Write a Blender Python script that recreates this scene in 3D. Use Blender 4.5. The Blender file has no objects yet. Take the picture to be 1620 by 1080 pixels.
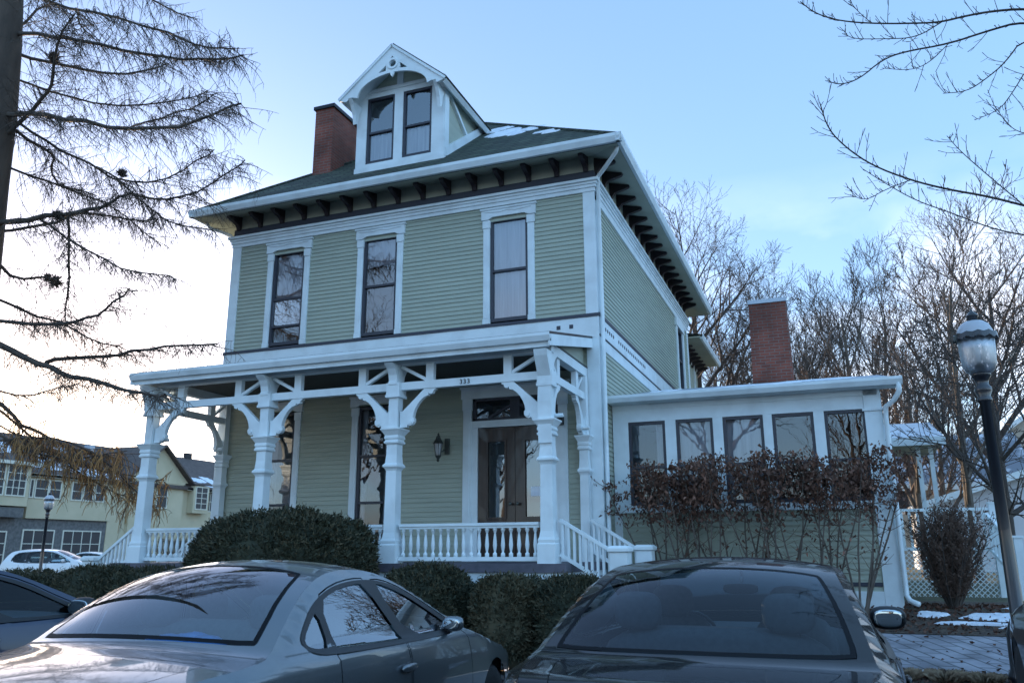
import bpy, math, random
from math import sin, cos, pi, radians, sqrt
from mathutils import Vector, Matrix, geometry, noise as mnoise
random.seed(7)
R = random.random
def U(a, b): return a + (b - a) * R()
scene = bpy.context.scene
COL = scene.collection

# ------------------------------------------------------------------ camera
CAM = Vector((3.453, -13.177, 1.52)); YAW, PITCH, ROLL = radians(20.84), radians(14.288), radians(-0.24)
FPX = 1295.35
_f = Vector((-sin(YAW) * cos(PITCH), cos(YAW) * cos(PITCH), sin(PITCH)))
_r0 = Vector((cos(YAW), sin(YAW), 0)); _u0 = _r0.cross(_f)
_r = _r0 * cos(ROLL) + _u0 * sin(ROLL); _u = -_r0 * sin(ROLL) + _u0 * cos(ROLL)
cd = bpy.data.cameras.new('camera'); cam = bpy.data.objects.new('camera', cd); COL.objects.link(cam)
cam.matrix_world = Matrix(((_r.x, _u.x, -_f.x, CAM.x), (_r.y, _u.y, -_f.y, CAM.y), (_r.z, _u.z, -_f.z, CAM.z), (0, 0, 0, 1)))
cd.sensor_width = 36; cd.lens = 36 * FPX / 1620; cd.clip_end = 3000; cd.clip_start = .05
cd.dof.use_dof = True; cd.dof.focus_distance = 8.5; cd.dof.aperture_fstop = 4.0
scene.camera = cam
def at(u, v, D):            # a point at depth D along the line of sight through photo pixel (u, v)
    return CAM + (_f * FPX + _r * (u - 810) + _u * (540 - v)) * (D / FPX)

# ------------------------------------------------------------------ world, sun, exposure
SUN_AZ, SUN_EL = radians(52), radians(7)       # degrees left of +y
scene.view_settings.view_transform = 'Standard'; scene.view_settings.look = 'None'
scene.view_settings.exposure = 1.97; scene.view_settings.gamma = 1
w = bpy.data.worlds.new('World'); scene.world = w; w.use_nodes = True
nt = w.node_tree; nt.nodes.clear()
def N(t, k, **kw):
    n = t.nodes.new(k)
    for a, b in kw.items(): setattr(n, a, b)
    return n
out = N(nt, 'ShaderNodeOutputWorld'); bg = N(nt, 'ShaderNodeBackground'); bg.inputs[1].default_value = 0.1
sky = N(nt, 'ShaderNodeTexSky', sky_type='NISHITA', sun_disc=False)
sky.sun_elevation = SUN_EL; sky.sun_rotation = -SUN_AZ
sky.air_density = 1.0; sky.dust_density = 0.6; sky.ozone_density = 2.0; sky.altitude = 200
tc = N(nt, 'ShaderNodeTexCoord'); sep = N(nt, 'ShaderNodeSeparateXYZ'); nt.links.new(tc.outputs['Generated'], sep.inputs[0])
def M(t, op, a, b=None, c=None, clamp=False):
    n = N(t, 'ShaderNodeMath', operation=op, use_clamp=clamp)
    for i, x in enumerate((a, b, c)):
        if x is None: continue
        if isinstance(x, (int, float)): n.inputs[i].default_value = x
        else: t.links.new(x, n.inputs[i])
    return n.outputs[0]
zc = M(nt, 'MAXIMUM', sep.outputs[2], 0.0); zd = M(nt, 'ADD', zc, 0.12)
cx = M(nt, 'DIVIDE', sep.outputs[0], zd); cy = M(nt, 'DIVIDE', sep.outputs[1], zd)
cmb = N(nt, 'ShaderNodeCombineXYZ'); nt.links.new(cx, cmb.inputs[0]); nt.links.new(cy, cmb.inputs[1]); cmb.inputs[2].default_value = 3.7
nz = N(nt, 'ShaderNodeTexNoise'); nz.inputs['Scale'].default_value = 0.55; nz.inputs['Detail'].default_value = 9; nz.inputs['Roughness'].default_value = .55
nt.links.new(cmb.outputs[0], nz.inputs['Vector'])
rmp = N(nt, 'ShaderNodeMapRange'); rmp.inputs[1].default_value = .48; rmp.inputs[2].default_value = .74
nt.links.new(nz.outputs['Fac'], rmp.inputs[0])
# clouds only hang low over the horizon
low = N(nt, 'ShaderNodeMapRange'); low.inputs[1].default_value = .42; low.inputs[2].default_value = .20; nt.links.new(sep.outputs[2], low.inputs[0])
mask = M(nt, 'MULTIPLY', rmp.outputs[0], low.outputs[0])
# one bright bank of cloud low in the north
cv = N(nt, 'ShaderNodeVectorMath', operation='DOT_PRODUCT'); nt.links.new(tc.outputs['Generated'], cv.inputs[0]); cv.inputs[1].default_value = Vector((.165, .955, .17)).normalized()
cr = N(nt, 'ShaderNodeMapRange'); cr.inputs[1].default_value = .975; cr.inputs[2].default_value = .997; nt.links.new(cv.outputs['Value'], cr.inputs[0])
cn = N(nt, 'ShaderNodeTexNoise'); cn.inputs['Scale'].default_value = 7; cn.inputs['Detail'].default_value = 8; nt.links.new(tc.outputs['Generated'], cn.inputs['Vector'])
cb = M(nt, 'MULTIPLY', M(nt, 'MULTIPLY', M(nt, 'SUBTRACT', cn.outputs['Fac'], .40), 3.6, clamp=True), M(nt, 'MULTIPLY', cr.outputs[0], .6))
mask = M(nt, 'MAXIMUM', mask, cb)
sd = Vector((-sin(SUN_AZ) * cos(SUN_EL), cos(SUN_AZ) * cos(SUN_EL), sin(SUN_EL)))
dt = N(nt, 'ShaderNodeVectorMath', operation='DOT_PRODUCT'); nt.links.new(tc.outputs['Generated'], dt.inputs[0]); dt.inputs[1].default_value = sd
glow = N(nt, 'ShaderNodeMapRange'); glow.inputs[1].default_value = .1; glow.inputs[2].default_value = 1.0; glow.inputs[3].default_value = 2.6; glow.inputs[4].default_value = 16.0
nt.links.new(dt.outputs['Value'], glow.inputs[0])
ccol = N(nt, 'ShaderNodeVectorMath', operation='SCALE'); ccol.inputs[0].default_value = (1.0, .93, .94); nt.links.new(glow.outputs[0], ccol.inputs['Scale'])
# added blue fill over the whole sky, tinting its light on the house
sky_fill = N(nt, 'ShaderNodeMix', data_type='RGBA', blend_type='ADD'); sky_fill.inputs[0].default_value = 1
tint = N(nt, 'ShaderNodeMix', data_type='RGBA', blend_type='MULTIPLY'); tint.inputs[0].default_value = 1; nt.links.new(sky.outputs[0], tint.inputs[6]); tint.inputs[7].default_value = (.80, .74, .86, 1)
nt.links.new(tint.outputs[2], sky_fill.inputs[6]); # the fill is boosted opposite the low sun to light the house front
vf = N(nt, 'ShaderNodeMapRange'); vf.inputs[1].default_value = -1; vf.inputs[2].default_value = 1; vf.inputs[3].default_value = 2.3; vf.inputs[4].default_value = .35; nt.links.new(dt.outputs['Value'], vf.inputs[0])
vs_ = N(nt, 'ShaderNodeVectorMath', operation='SCALE'); vs_.inputs[0].default_value = (.50, 1.0, 1.55); nt.links.new(vf.outputs[0], vs_.inputs['Scale']); nt.links.new(vs_.outputs[0], sky_fill.inputs[7])
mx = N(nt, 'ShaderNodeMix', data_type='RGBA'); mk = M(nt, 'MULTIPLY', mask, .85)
nt.links.new(mk, mx.inputs[0]); nt.links.new(sky_fill.outputs[2], mx.inputs[6]); nt.links.new(ccol.outputs[0], mx.inputs[7])
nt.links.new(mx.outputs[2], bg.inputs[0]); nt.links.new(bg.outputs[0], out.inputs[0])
sl = bpy.data.lights.new('sun', 'SUN'); sl.energy = 2.5; sl.angle = radians(.5); sl.color = (1, .78, .55)
so = bpy.data.objects.new('sun', sl); COL.objects.link(so)
so.rotation_euler = sd.to_track_quat('Z', 'Y').to_euler()

# ------------------------------------------------------------------ materials
MAT = {}
def mat(name, col, rough=.6, metal=0., col2=None, scale=8., detail=4, bump=0., bscale=None, stretch=(1, 1, 1), coat=0., spec=.5, lo=.35, hi=.65):
    m = bpy.data.materials.new(name); m.use_nodes = True; t = m.node_tree; p = t.nodes['Principled BSDF']
    p.inputs['Base Color'].default_value = (*col, 1); p.inputs['Roughness'].default_value = rough; p.inputs['Metallic'].default_value = metal
    p.inputs['Coat Weight'].default_value = coat; p.inputs['Coat Roughness'].default_value = .03; p.inputs['Specular IOR Level'].default_value = spec
    if col2 or bump:
        tc = N(t, 'ShaderNodeTexCoord'); mp = N(t, 'ShaderNodeMapping'); mp.inputs['Scale'].default_value = stretch
        t.links.new(tc.outputs['Object'], mp.inputs[0])
    if col2:
        n = N(t, 'ShaderNodeTexNoise'); n.inputs['Scale'].default_value = scale; n.inputs['Detail'].default_value = detail
        t.links.new(mp.outputs[0], n.inputs['Vector'])
        r = N(t, 'ShaderNodeMapRange'); r.inputs[1].default_value = lo; r.inputs[2].default_value = hi; t.links.new(n.outputs['Fac'], r.inputs[0])
        x = N(t, 'ShaderNodeMix', data_type='RGBA'); t.links.new(r.outputs[0], x.inputs[0])
        x.inputs[6].default_value = (*col, 1); x.inputs[7].default_value = (*col2, 1); t.links.new(x.outputs[2], p.inputs['Base Color'])
    if bump:
        n2 = N(t, 'ShaderNodeTexNoise'); n2.inputs['Scale'].default_value = bscale or scale * 3; n2.inputs['Detail'].default_value = 5
        t.links.new(mp.outputs[0], n2.inputs['Vector']); b = N(t, 'ShaderNodeBump'); b.inputs['Strength'].default_value = bump; b.inputs['Distance'].default_value = .02
        t.links.new(n2.outputs['Fac'], b.inputs['Height']); t.links.new(b.outputs[0], p.inputs['Normal'])
    MAT[name] = m; return m
def brickmat(name, c1, c2, mortar, bw, bh, ms, vec, rough=.85, bump=.4, noisec=None):
    """vec: 'wall' = (x+y, z), 'floor' = (x, y)"""
    m = bpy.data.materials.new(name); m.use_nodes = True; t = m.node_tree; p = t.nodes['Principled BSDF']; p.inputs['Roughness'].default_value = rough
    tc = N(t, 'ShaderNodeTexCoord'); s = N(t, 'ShaderNodeSeparateXYZ'); t.links.new(tc.outputs['Object'], s.inputs[0]); c = N(t, 'ShaderNodeCombineXYZ')
    if vec == 'wall':
        t.links.new(M(t, 'ADD', s.outputs[0], s.outputs[1]), c.inputs[0]); t.links.new(s.outputs[2], c.inputs[1])
    elif vec == 'herring':
        t.links.new(M(t, 'ADD', s.outputs[0], M(t, 'MULTIPLY', s.outputs[1], .45)), c.inputs[1]); t.links.new(s.outputs[1], c.inputs[0])
    else:
        t.links.new(s.outputs[0], c.inputs[0]); t.links.new(s.outputs[1], c.inputs[1])
    b = N(t, 'ShaderNodeTexBrick'); t.links.new(c.outputs[0], b.inputs['Vector'])
    b.inputs['Color1'].default_value = (*c1, 1); b.inputs['Color2'].default_value = (*c2, 1); b.inputs['Mortar'].default_value = (*mortar, 1)
    b.inputs['Scale'].default_value = 1; b.inputs['Mortar Size'].default_value = ms; b.inputs['Brick Width'].default_value = bw; b.inputs['Row Height'].default_value = bh
    n = N(t, 'ShaderNodeTexNoise'); n.inputs['Scale'].default_value = 1.7; n.inputs['Detail'].default_value = 6; t.links.new(tc.outputs['Object'], n.inputs['Vector'])
    x = N(t, 'ShaderNodeMix', data_type='RGBA', blend_type='MULTIPLY'); x.inputs[0].default_value = .8; t.links.new(b.outputs['Color'], x.inputs[6])
    r = N(t, 'ShaderNodeMapRange'); r.inputs[1].default_value = .3; r.inputs[2].default_value = .7; r.inputs[3].default_value = .32; r.inputs[4].default_value = 1.25
    t.links.new(n.outputs['Fac'], r.inputs[0]); t.links.new(r.outputs[0], x.inputs[7]); t.links.new(x.outputs[2], p.inputs['Base Color'])
    bp = N(t, 'ShaderNodeBump'); bp.inputs['Strength'].default_value = bump; bp.inputs['Distance'].default_value = .01; bp.invert = True
    t.links.new(b.outputs['Fac'], bp.inputs['Height']); t.links.new(bp.outputs[0], p.inputs['Normal'])
    MAT[name] = m; return m
def glassmat(name, tint, refl, rough=0., through=.75, wob=0., ior=1.5):
    m = bpy.data.materials.new(name); m.use_nodes = True; t = m.node_tree; t.nodes.clear()
    o = N(t, 'ShaderNodeOutputMaterial'); g = N(t, 'ShaderNodeBsdfGlossy'); g.inputs['Roughness'].default_value = rough; g.inputs['Color'].default_value = (.93, .96, 1, 1)
    tr = N(t, 'ShaderNodeBsdfTransparent'); tr.inputs[0].default_value = (*[c * through for c in tint], 1)
    fr = N(t, 'ShaderNodeFresnel'); fr.inputs[0].default_value = ior
    fac = M(t, 'ADD', M(t, 'MULTIPLY', fr.outputs[0], 1 - refl), refl, clamp=True)
    x = N(t, 'ShaderNodeMixShader'); t.links.new(fac, x.inputs[0]); t.links.new(tr.outputs[0], x.inputs[1]); t.links.new(g.outputs[0], x.inputs[2]); t.links.new(x.outputs[0], o.inputs[0])
    if wob:
        tc = N(t, 'ShaderNodeTexCoord'); n = N(t, 'ShaderNodeTexNoise'); n.inputs['Scale'].default_value = 2.2; t.links.new(tc.outputs['Object'], n.inputs['Vector'])
        b = N(t, 'ShaderNodeBump'); b.inputs['Strength'].default_value = wob; b.inputs['Distance'].default_value = .05; t.links.new(n.outputs['Fac'], b.inputs['Height'])
        t.links.new(b.outputs[0], g.inputs['Normal'])
    MAT[name] = m; return m
mat('white_trim', (.72, .80, .83), .55, col2=(.57, .63, .65), scale=2.6, detail=8, bump=.08, bscale=30, lo=.45, hi=.8)
mat('sage_siding', (.395, .43, .35), .6, col2=(.30, .33, .27), scale=1.0, detail=7, bump=.12, bscale=40, stretch=(.9, .9, 12.2), lo=.40, hi=.85)
mat('soffit_cream', (.42, .44, .36), .7, col2=(.36, .38, .31), scale=2)
mat('dark_band', (.035, .04, .06), .5)
mat('maroon_bracket', (.028, .020, .024), .5)
mat('sash_dark', (.028, .03, .045), .4)
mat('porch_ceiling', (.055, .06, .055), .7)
mat('porch_floor', (.11, .105, .135), .6, col2=(.07, .07, .09), scale=6)
mat('curtain', (.62, .60, .62), .9, col2=(.42, .41, .45), scale=9, detail=3, stretch=(1, 1, .06))
mat('curtain_lace', (.72, .72, .74), .9, col2=(.5, .5, .54), scale=14, detail=3, stretch=(1, 1, .05))
mat('room_dark', (.035, .035, .04), .9, col2=(.07, .06, .05), scale=2)
mat('door_wood', (.042, .020, .012), .4, col2=(.025, .012, .008), scale=5, stretch=(4, 4, .35), coat=.4)
mat('metal_dark', (.02, .022, .028), .35, metal=.6)
mat('lamp_black', (.012, .013, .018), .32, coat=.5)
mat('pewter', (.10, .11, .10), .45, metal=.7)
mat('galvanised', (.42, .46, .52), .45, metal=.5)
mat('snow', (.80, .83, .88), .7, col2=(.62, .66, .74), scale=5, bump=.6, bscale=14)
brickmat('roof_shingle', (.025, .042, .028), (.065, .085, .058), (.008, .012, .010), .30, .125, .016, 'wall', bump=1.0)
brickmat('red_brick', (.27, .075, .048), (.19, .055, .038), (.17, .14, .125), .205, .066, .007, 'wall')
brickmat('pavers', (.34, .33, .36), (.27, .26, .29), (.13, .13, .14), .42, .21, .016, 'herring')
mat('asphalt', (.05, .05, .052), .85, col2=(.075, .075, .078), scale=1.2, bump=.5, bscale=60)
mat('concrete', (.30, .30, .31), .85, col2=(.24, .24, .25), scale=3, bump=.2)
mat('mulch', (.045, .030, .024), .95, col2=(.10, .07, .05), scale=18, bump=.9, bscale=30)
mat('lawn', (.055, .062, .03), .95, col2=(.11, .10, .06), scale=5, bump=.8, bscale=40)
mat('bark', (.085, .068, .055), .9, col2=(.14, .115, .095), scale=6, bump=.7, bscale=20, stretch=(1, 1, .3))
mat('bark_dark', (.045, .036, .032), .9, col2=(.075, .06, .05), scale=6, bump=.6, bscale=20, stretch=(1, 1, .3))
mat('twig', (.075, .058, .05), .9)
mat('larch_bark', (.10, .078, .062), .9, col2=(.06, .048, .04), scale=5, bump=.6, bscale=18, stretch=(1, 1, .3))
mat('twig_reddish', (.10, .062, .045), .9)
mat('larch_rust', (.46, .26, .10), .9, col2=(.28, .16, .07), scale=2.5)
mat('yew', (.020, .026, .013), .8, col2=(.038, .040, .019), scale=5)
mat('yew_tip', (.06, .055, .028), .8, col2=(.09, .07, .035), scale=9)
mat('dry_leaf', (.125, .055, .032), .8, col2=(.07, .034, .024), scale=7)
mat('dry_leaf_pale', (.23, .12, .085), .8)
mat('dry_grass', (.36, .28, .19), .9, col2=(.24, .17, .11), scale=10)
glassmat('window_glass', (.9, .95, 1), .17, wob=.02)
glassmat('old_glass', (.9, .95, 1), .07, wob=.05)
glassmat('sunroom_glass', (.9, .95, 1), .07, wob=.02)
glassmat('car_glass', (.80, .95, .95), .15, through=.95)
glassmat('car_side_glass', (.7, .85, .87), .26, through=.85)
glassmat('car_glass_dark', (.76, .9, .95), .0, through=.80, ior=1.38)
glassmat('lamp_glass', (.95, .97, 1), .34, rough=.4, through=.62)

# ------------------------------------------------------------------ helpers
class MB:
    def __init__(s): s.v = []; s.f = []
    def add(s, vs, fs):
        b = len(s.v); s.v.extend(tuple(p) for p in vs); s.f.extend(tuple(i + b for i in f) for f in fs)
    def hexa(s, p):   # p: 8 points, bottom ring 0-3, top ring 4-7
        s.add(p, [(0, 3, 2, 1), (4, 5, 6, 7), (0, 1, 5, 4), (1, 2, 6, 5), (2, 3, 7, 6), (3, 0, 4, 7)])
    def box(s, x0, x1, y0, y1, z0, z1):
        s.hexa([(x0, y0, z0), (x1, y0, z0), (x1, y1, z0), (x0, y1, z0), (x0, y0, z1), (x1, y0, z1), (x1, y1, z1), (x0, y1, z1)])
    def bar(s, a, b, w, h, up=(0, 0, 1)):   # rectangular bar from a to b, w across, h along up
        a = Vector(a); b = Vector(b); d = (b - a).normalized(); up = Vector(up)
        sd_ = d.cross(up).normalized() * (w / 2); uu = sd_.cross(d).normalized() * (h / 2)
        s.hexa([a - sd_ - uu, a + sd_ - uu, b + sd_ - uu, b - sd_ - uu, a - sd_ + uu, a + sd_ + uu, b + sd_ + uu, b - sd_ + uu])
    def tube(s, pts, rad, n=6, caps=True):
        pts = [Vector(p) for p in pts]; m = len(pts)
        if isinstance(rad, (int, float)): rad = [rad] * m
        ref = None; vs = []
        for i, p in enumerate(pts):
            d = (pts[min(i + 1, m - 1)] - pts[max(i - 1, 0)])
            d = d.normalized() if d.length > 1e-9 else Vector((0, 0, 1))
            if ref is None: ref = Vector((1, 0, 0)) if abs(d.x) < .8 else Vector((0, 1, 0))
            ref = (ref - d * ref.dot(d));  ref = ref.normalized() if ref.length > 1e-6 else d.orthogonal().normalized()
            b = d.cross(ref)
            for k in range(n):
                a = 2 * pi * k / n; vs.append(p + (ref * cos(a) + b * sin(a)) * rad[i])
        fs = [(i * n + k, i * n + (k + 1) % n, (i + 1) * n + (k + 1) % n, (i + 1) * n + k) for i in range(m - 1) for k in range(n)]
        if caps: fs += [tuple(range(n))[::-1], tuple((m - 1) * n + k for k in range(n))]
        s.add(vs, fs)
    def lathe(s, c, prof, n=20, axis='z', square=False):   # prof [(r, h)]
        c = Vector(c); vs = []
        for r, h in prof:
            for k in range(n):
                a = 2 * pi * (k + (.5 if square else 0)) / n; rr = r * (1 / cos(pi / n) if square else 1); x, y = rr * cos(a), rr * sin(a)
                vs.append(c + (Vector((x, y, h)) if axis == 'z' else Vector((h, x, y)) if axis == 'x' else Vector((x, h, y))))
        m = len(prof)
        fs = [(i * n + k, i * n + (k + 1) % n, (i + 1) * n + (k + 1) % n, (i + 1) * n + k) for i in range(m - 1) for k in range(n)]
        fs += [tuple(range(n))[::-1], tuple((m - 1) * n + k for k in range(n))]
        s.add(vs, fs)
    def prism(s, poly, o, a, b, n, t):   # polygon (p,q) in plane o + p*a + q*b, extruded by t along n, centred
        o, a, b, n = Vector(o), Vector(a), Vector(b), Vector(n); k = len(poly)
        f = [o + a * p + b * q - n * (t / 2) for p, q in poly]; g = [v + n * t for v in f]
        tri = geometry.tessellate_polygon([[Vector((p, q, 0)) for p, q in poly]])
        fs = [tuple(x)[::-1] for x in tri] + [tuple(i + k for i in x) for x in tri] + [(i, (i + 1) % k, k + (i + 1) % k, k + i) for i in range(k)]
        s.add(f + g, fs)
    def ring(s, outer, inner, o, a, b, n, t):  # plate with a hole; outer and inner have the same number of points
        o, a, b, n = Vector(o), Vector(a), Vector(b), Vector(n); k = len(outer)
        q = lambda P, w_: [o + a * x + b * y + n * w_ for x, y in P]
        vs = q(outer, -t / 2) + q(inner, -t / 2) + q(outer, t / 2) + q(inner, t / 2); fs = []
        for i in range(k):
            j = (i + 1) % k
            fs += [(i, k + i, k + j, j), (2 * k + i, 2 * k + j, 3 * k + j, 3 * k + i), (i, j, 2 * k + j, 2 * k + i), (k + i, 3 * k + i, 3 * k + j, k + j)]
        s.add(vs, fs)
    def ellipsoid(s, c, r, e=1., nu=14, nv=10, rot=None):
        c = Vector(c); vs = []
        sp = lambda x: math.copysign(abs(x) ** e, x)
        for j in range(nv + 1):
            ph = -pi / 2 + pi * j / nv
            for i in range(nu):
                th = 2 * pi * i / nu
                p = Vector((r[0] * sp(cos(ph)) * sp(cos(th)), r[1] * sp(cos(ph)) * sp(sin(th)), r[2] * sp(sin(ph))))
                if rot: p = rot @ p
                vs.append(c + p)
        fs = [(j * nu + i, j * nu + (i + 1) % nu, (j + 1) * nu + (i + 1) % nu, (j + 1) * nu + i) for j in range(nv) for i in range(nu)]
        s.add(vs, fs)
    def build(s, name, m, parent=None, smooth=False, shift=None):
        me = bpy.data.meshes.new(name)
        v = s.v
        off = Vector((0, 0, 0))
        if shift is not None: off = Vector(shift); v = [(p[0] - off.x, p[1] - off.y, p[2] - off.z) for p in v]
        me.from_pydata(v, [], s.f); me.materials.append(MAT[m] if isinstance(m, str) else m)
        if smooth: me.polygons.foreach_set('use_smooth', [True] * len(me.polygons))
        me.update()
        o = bpy.data.objects.new(name, me); COL.objects.link(o)
        if parent: o.parent = parent
        return o
def root(name, label, cat, loc=(0, 0, 0), rz=0, group=None):
    o = bpy.data.objects.new(name, None); COL.objects.link(o); o.location = loc; o.rotation_euler = (0, 0, rz); o.empty_display_size = .2
    return tag(o, label, cat, group)
def tag(o, label, cat, group=None):
    o['label'] = label; o['category'] = cat
    if group: o['group'] = group
    return o
def struct(o, kind='structure'): o['kind'] = kind; return o
def children(o): return [c for c in bpy.data.objects if c.parent == o]
def copy_tree(o, parent=None, kids=None):
    if kids is None:
        kids = {}
        for c in bpy.data.objects:
            if c.parent: kids.setdefault(c.parent.name, []).append(c)
    c = o.copy(); COL.objects.link(c)
    if parent: c.parent = parent
    for ch in kids.get(o.name, []): copy_tree(ch, c, kids)
    return c
def gz(y):      # height of the ground at a distance y from the house front
    P = [(-60, 0), (-4.6, 0), (-3.2, .14), (-.6, .42), (.78, .66), (20, .7), (400, .7)]
    for (a, za), (b, zb) in zip(P, P[1:]):
        if y <= b: return za + (zb - za) * max(0, (y - a)) / (b - a)
    return .7

# ------------------------------------------------------------------ ground
def strip(name, m, x0, x1, ys, dz, label=None, nx=1, zf=gz):
    b = MB(); xs = [x0 + (x1 - x0) * i / nx for i in range(nx + 1)]
    vs = [(x, y, zf(y) + dz) for y in ys for x in xs]; k = nx + 1
    b.add(vs, [(j * k + i, j * k + i + 1, (j + 1) * k + i + 1, (j + 1) * k + i) for j in range(len(ys) - 1) for i in range(nx)])
    return struct(b.build(name, m))
def G2(x, y): return gz(y) * min(1, max(0, (x + 14) / 3)) if x < -11 else gz(y)
b = MB(); GX = [-900, -300, -60, -14, -13, -12, -11, 0, 60, 900]; GY = [-3.2, -2, -.6, .78, 20, 60, 300, 1500]
b.add([(x, y, G2(x, y)) for y in GY for x in GX], [(j * 10 + i, j * 10 + i + 1, (j + 1) * 10 + i + 1, (j + 1) * 10 + i) for j in range(7) for i in range(9)]); struct(b.build('ground', 'lawn'))
strip('parking_lot', 'asphalt', -600, 600, [-400, -60, -20, -4.6], 0)
b = MB(); b.box(-60, 60, -4.75, -4.6, -.1, .124); struct(b.build('kerb', 'concrete'))
strip('pavement', 'concrete', -600, 600, [-4.6, -3.2], .004, zf=lambda y: .12)
strip('path', 'pavers', 3.3, 14, [-3.196, -2, -1.2, -.62], .008)
strip('planting_bed', 'mulch', -9, 14, [-.6, .2, .7, 2.6], .012)
strip('car_park', 'asphalt', -51, -14.2, [-3.1, 60], .01, zf=lambda y: 0)
strip('planting_strip', 'mulch', 3.3, 14, [-3.19, -2.6], .02)

# ------------------------------------------------------------------ the house
W_, D_ = 7.83, 10.2
HR = root('victorian_house', 'three-storey sage green wooden Victorian house with white trim, a front porch and a side sunroom', 'house', (-3.9, 5.1, .66))
class Fr:
    def __init__(s, o, u, n): s.o = Vector(o); s.u = Vector(u); s.n = Vector(n)
    def p(s, u, w, z): return s.o + s.u * u + s.n * w + Vector((0, 0, z))
    def box(s, b, u0, u1, w0, w1, z0, z1):
        b.hexa([s.p(u0, w1, z0), s.p(u1, w1, z0), s.p(u1, w0, z0), s.p(u0, w0, z0), s.p(u0, w1, z1), s.p(u1, w1, z1), s.p(u1, w0, z1), s.p(u0, w0, z1)])
FRONT = Fr((0, 0, 0), (1, 0, 0), (0, -1, 0)); SIDE = Fr((0, 0, 0), (0, 1, 0), (1, 0, 0))
LEFT = Fr((-W_, 0, 0), (0, 1, 0), (-1, 0, 0)); BACK = Fr((0, D_, 0), (1, 0, 0), (0, 1, 0))
SUNF = Fr((0, .78, 0), (1, 0, 0), (0, -1, 0)); SUNR = Fr((4.3, 0, 0), (0, 1, 0), (1, 0, 0))
def hp(b, name, m, smooth=False, parent=None, piece_of=None):
    """part of the house (parent HR) or sub-part of a house part"""
    if piece_of is not None: return b.build(name, m, piece_of, smooth)
    o = b.build(name, m, HR, smooth); o.location = -HR.location; return o
def siding(fr, u0, u1, z0, z1, holes, name='siding', top=None, pitch=.082):
    b = MB(); z = z0
    while z < z1 - .005:
        zt = min(z + pitch, z1); mid = (z + zt) / 2; segs = [(u0, u1)]
        if top: segs = [(u0, min(u1, top(mid)))]
        for h in holes:
            if h[2] < mid < h[3]:
                ns = []
                for a, c in segs:
                    if h[1] <= a or h[0] >= c: ns.append((a, c)); continue
                    if h[0] > a: ns.append((a, h[0]))
                    if h[1] < c: ns.append((h[1], c))
                segs = ns
        for a, c in segs:
            if c - a < .01: continue
            P = [fr.p(a, .004, z), fr.p(c, .004, z), fr.p(c, .022, z), fr.p(a, .022, z), fr.p(c, .007, zt), fr.p(a, .007, zt)]
            b.add(P, [(0, 1, 2, 3), (3, 2, 4, 5)])
        z = zt
    return hp(b, name, 'sage_siding')
def rects(b, fr, L, w0, w1):
    for u0, u1, z0, z1 in L: fr.box(b, u0, u1, w0, w1, z0, z1)
def window(fr, u0, u1, z0, z1, rails=(.5,), flare=.3, curtain=None, cover=(0, 1), fw=.05, casing=None, glass='window_glass', deep=.9, lab=None, cmat='curtain'):
    b = MB()
    rects(b, fr, [(u0, u0 + fw, z0, z1), (u1 - fw, u1, z0, z1), (u0 + fw, u1 - fw, z0, z0 + fw * 1.3), (u0 + fw, u1 - fw, z1 - fw, z1)], -.05, .012)
    for r in rails:
        zr = z0 + (z1 - z0) * r; fr.box(b, u0 + fw, u1 - fw, -.045, .004, zr - .022, zr + .022)
    wn = hp(b, 'window', 'sash_dark')
    if lab: wn['label'] = lab
    edges = [z0 + fw * 1.3] + [z0 + (z1 - z0) * r for r in rails] + [z1 - fw]
    g = MB()
    for i, (a, c) in enumerate(zip(edges, edges[1:])):
        w_ = -.038 + .012 * (i % 2); g.add([fr.p(u0 + fw, w_, a), fr.p(u1 - fw, w_, a), fr.p(u1 - fw, w_, c), fr.p(u0 + fw, w_, c)], [(0, 1, 2, 3)])
    hp(g, 'pane', glass, piece_of=wn)
    r = MB(); q = lambda u, w_, z: fr.p(u, w_, z)
    A = [q(u0, -.05, z0), q(u1, -.05, z0), q(u1, -.05, z1), q(u0, -.05, z1), q(u0 - flare, -deep, z0 - .0), q(u1 + flare, -deep, z0 - .0), q(u1 + flare, -deep, z1 + flare / 2), q(u0 - flare, -deep, z1 + flare / 2)]
    r.add(A, [(4, 5, 6, 7), (0, 1, 5, 4), (1, 2, 6, 5), (2, 3, 7, 6), (3, 0, 4, 7)]); hp(r, 'room_interior', 'room_dark', piece_of=wn)
    if curtain:
        c = MB()
        for (a0, a1) in curtain:
            n = 14; ua, ub = u0 + (u1 - u0) * a0, u0 + (u1 - u0) * a1; vs = []
            za, zb = z0 + (z1 - z0) * cover[0], z0 + (z1 - z0) * cover[1]
            for i in range(n + 1):
                u = ua + (ub - ua) * i / n; w_ = -.10 + .018 * sin(i * 2.1) + .008 * sin(i * 4.7)
                vs += [q(u, w_, za), q(u, w_, zb)]
            c.add(vs, [(2 * i, 2 * i + 2, 2 * i + 3, 2 * i + 1) for i in range(n)])
        hp(c, 'curtain', cmat, True, piece_of=wn)
    if casing: hp(casing, 'window_casing', 'white_trim', piece_of=wn)
    return wn
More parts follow.
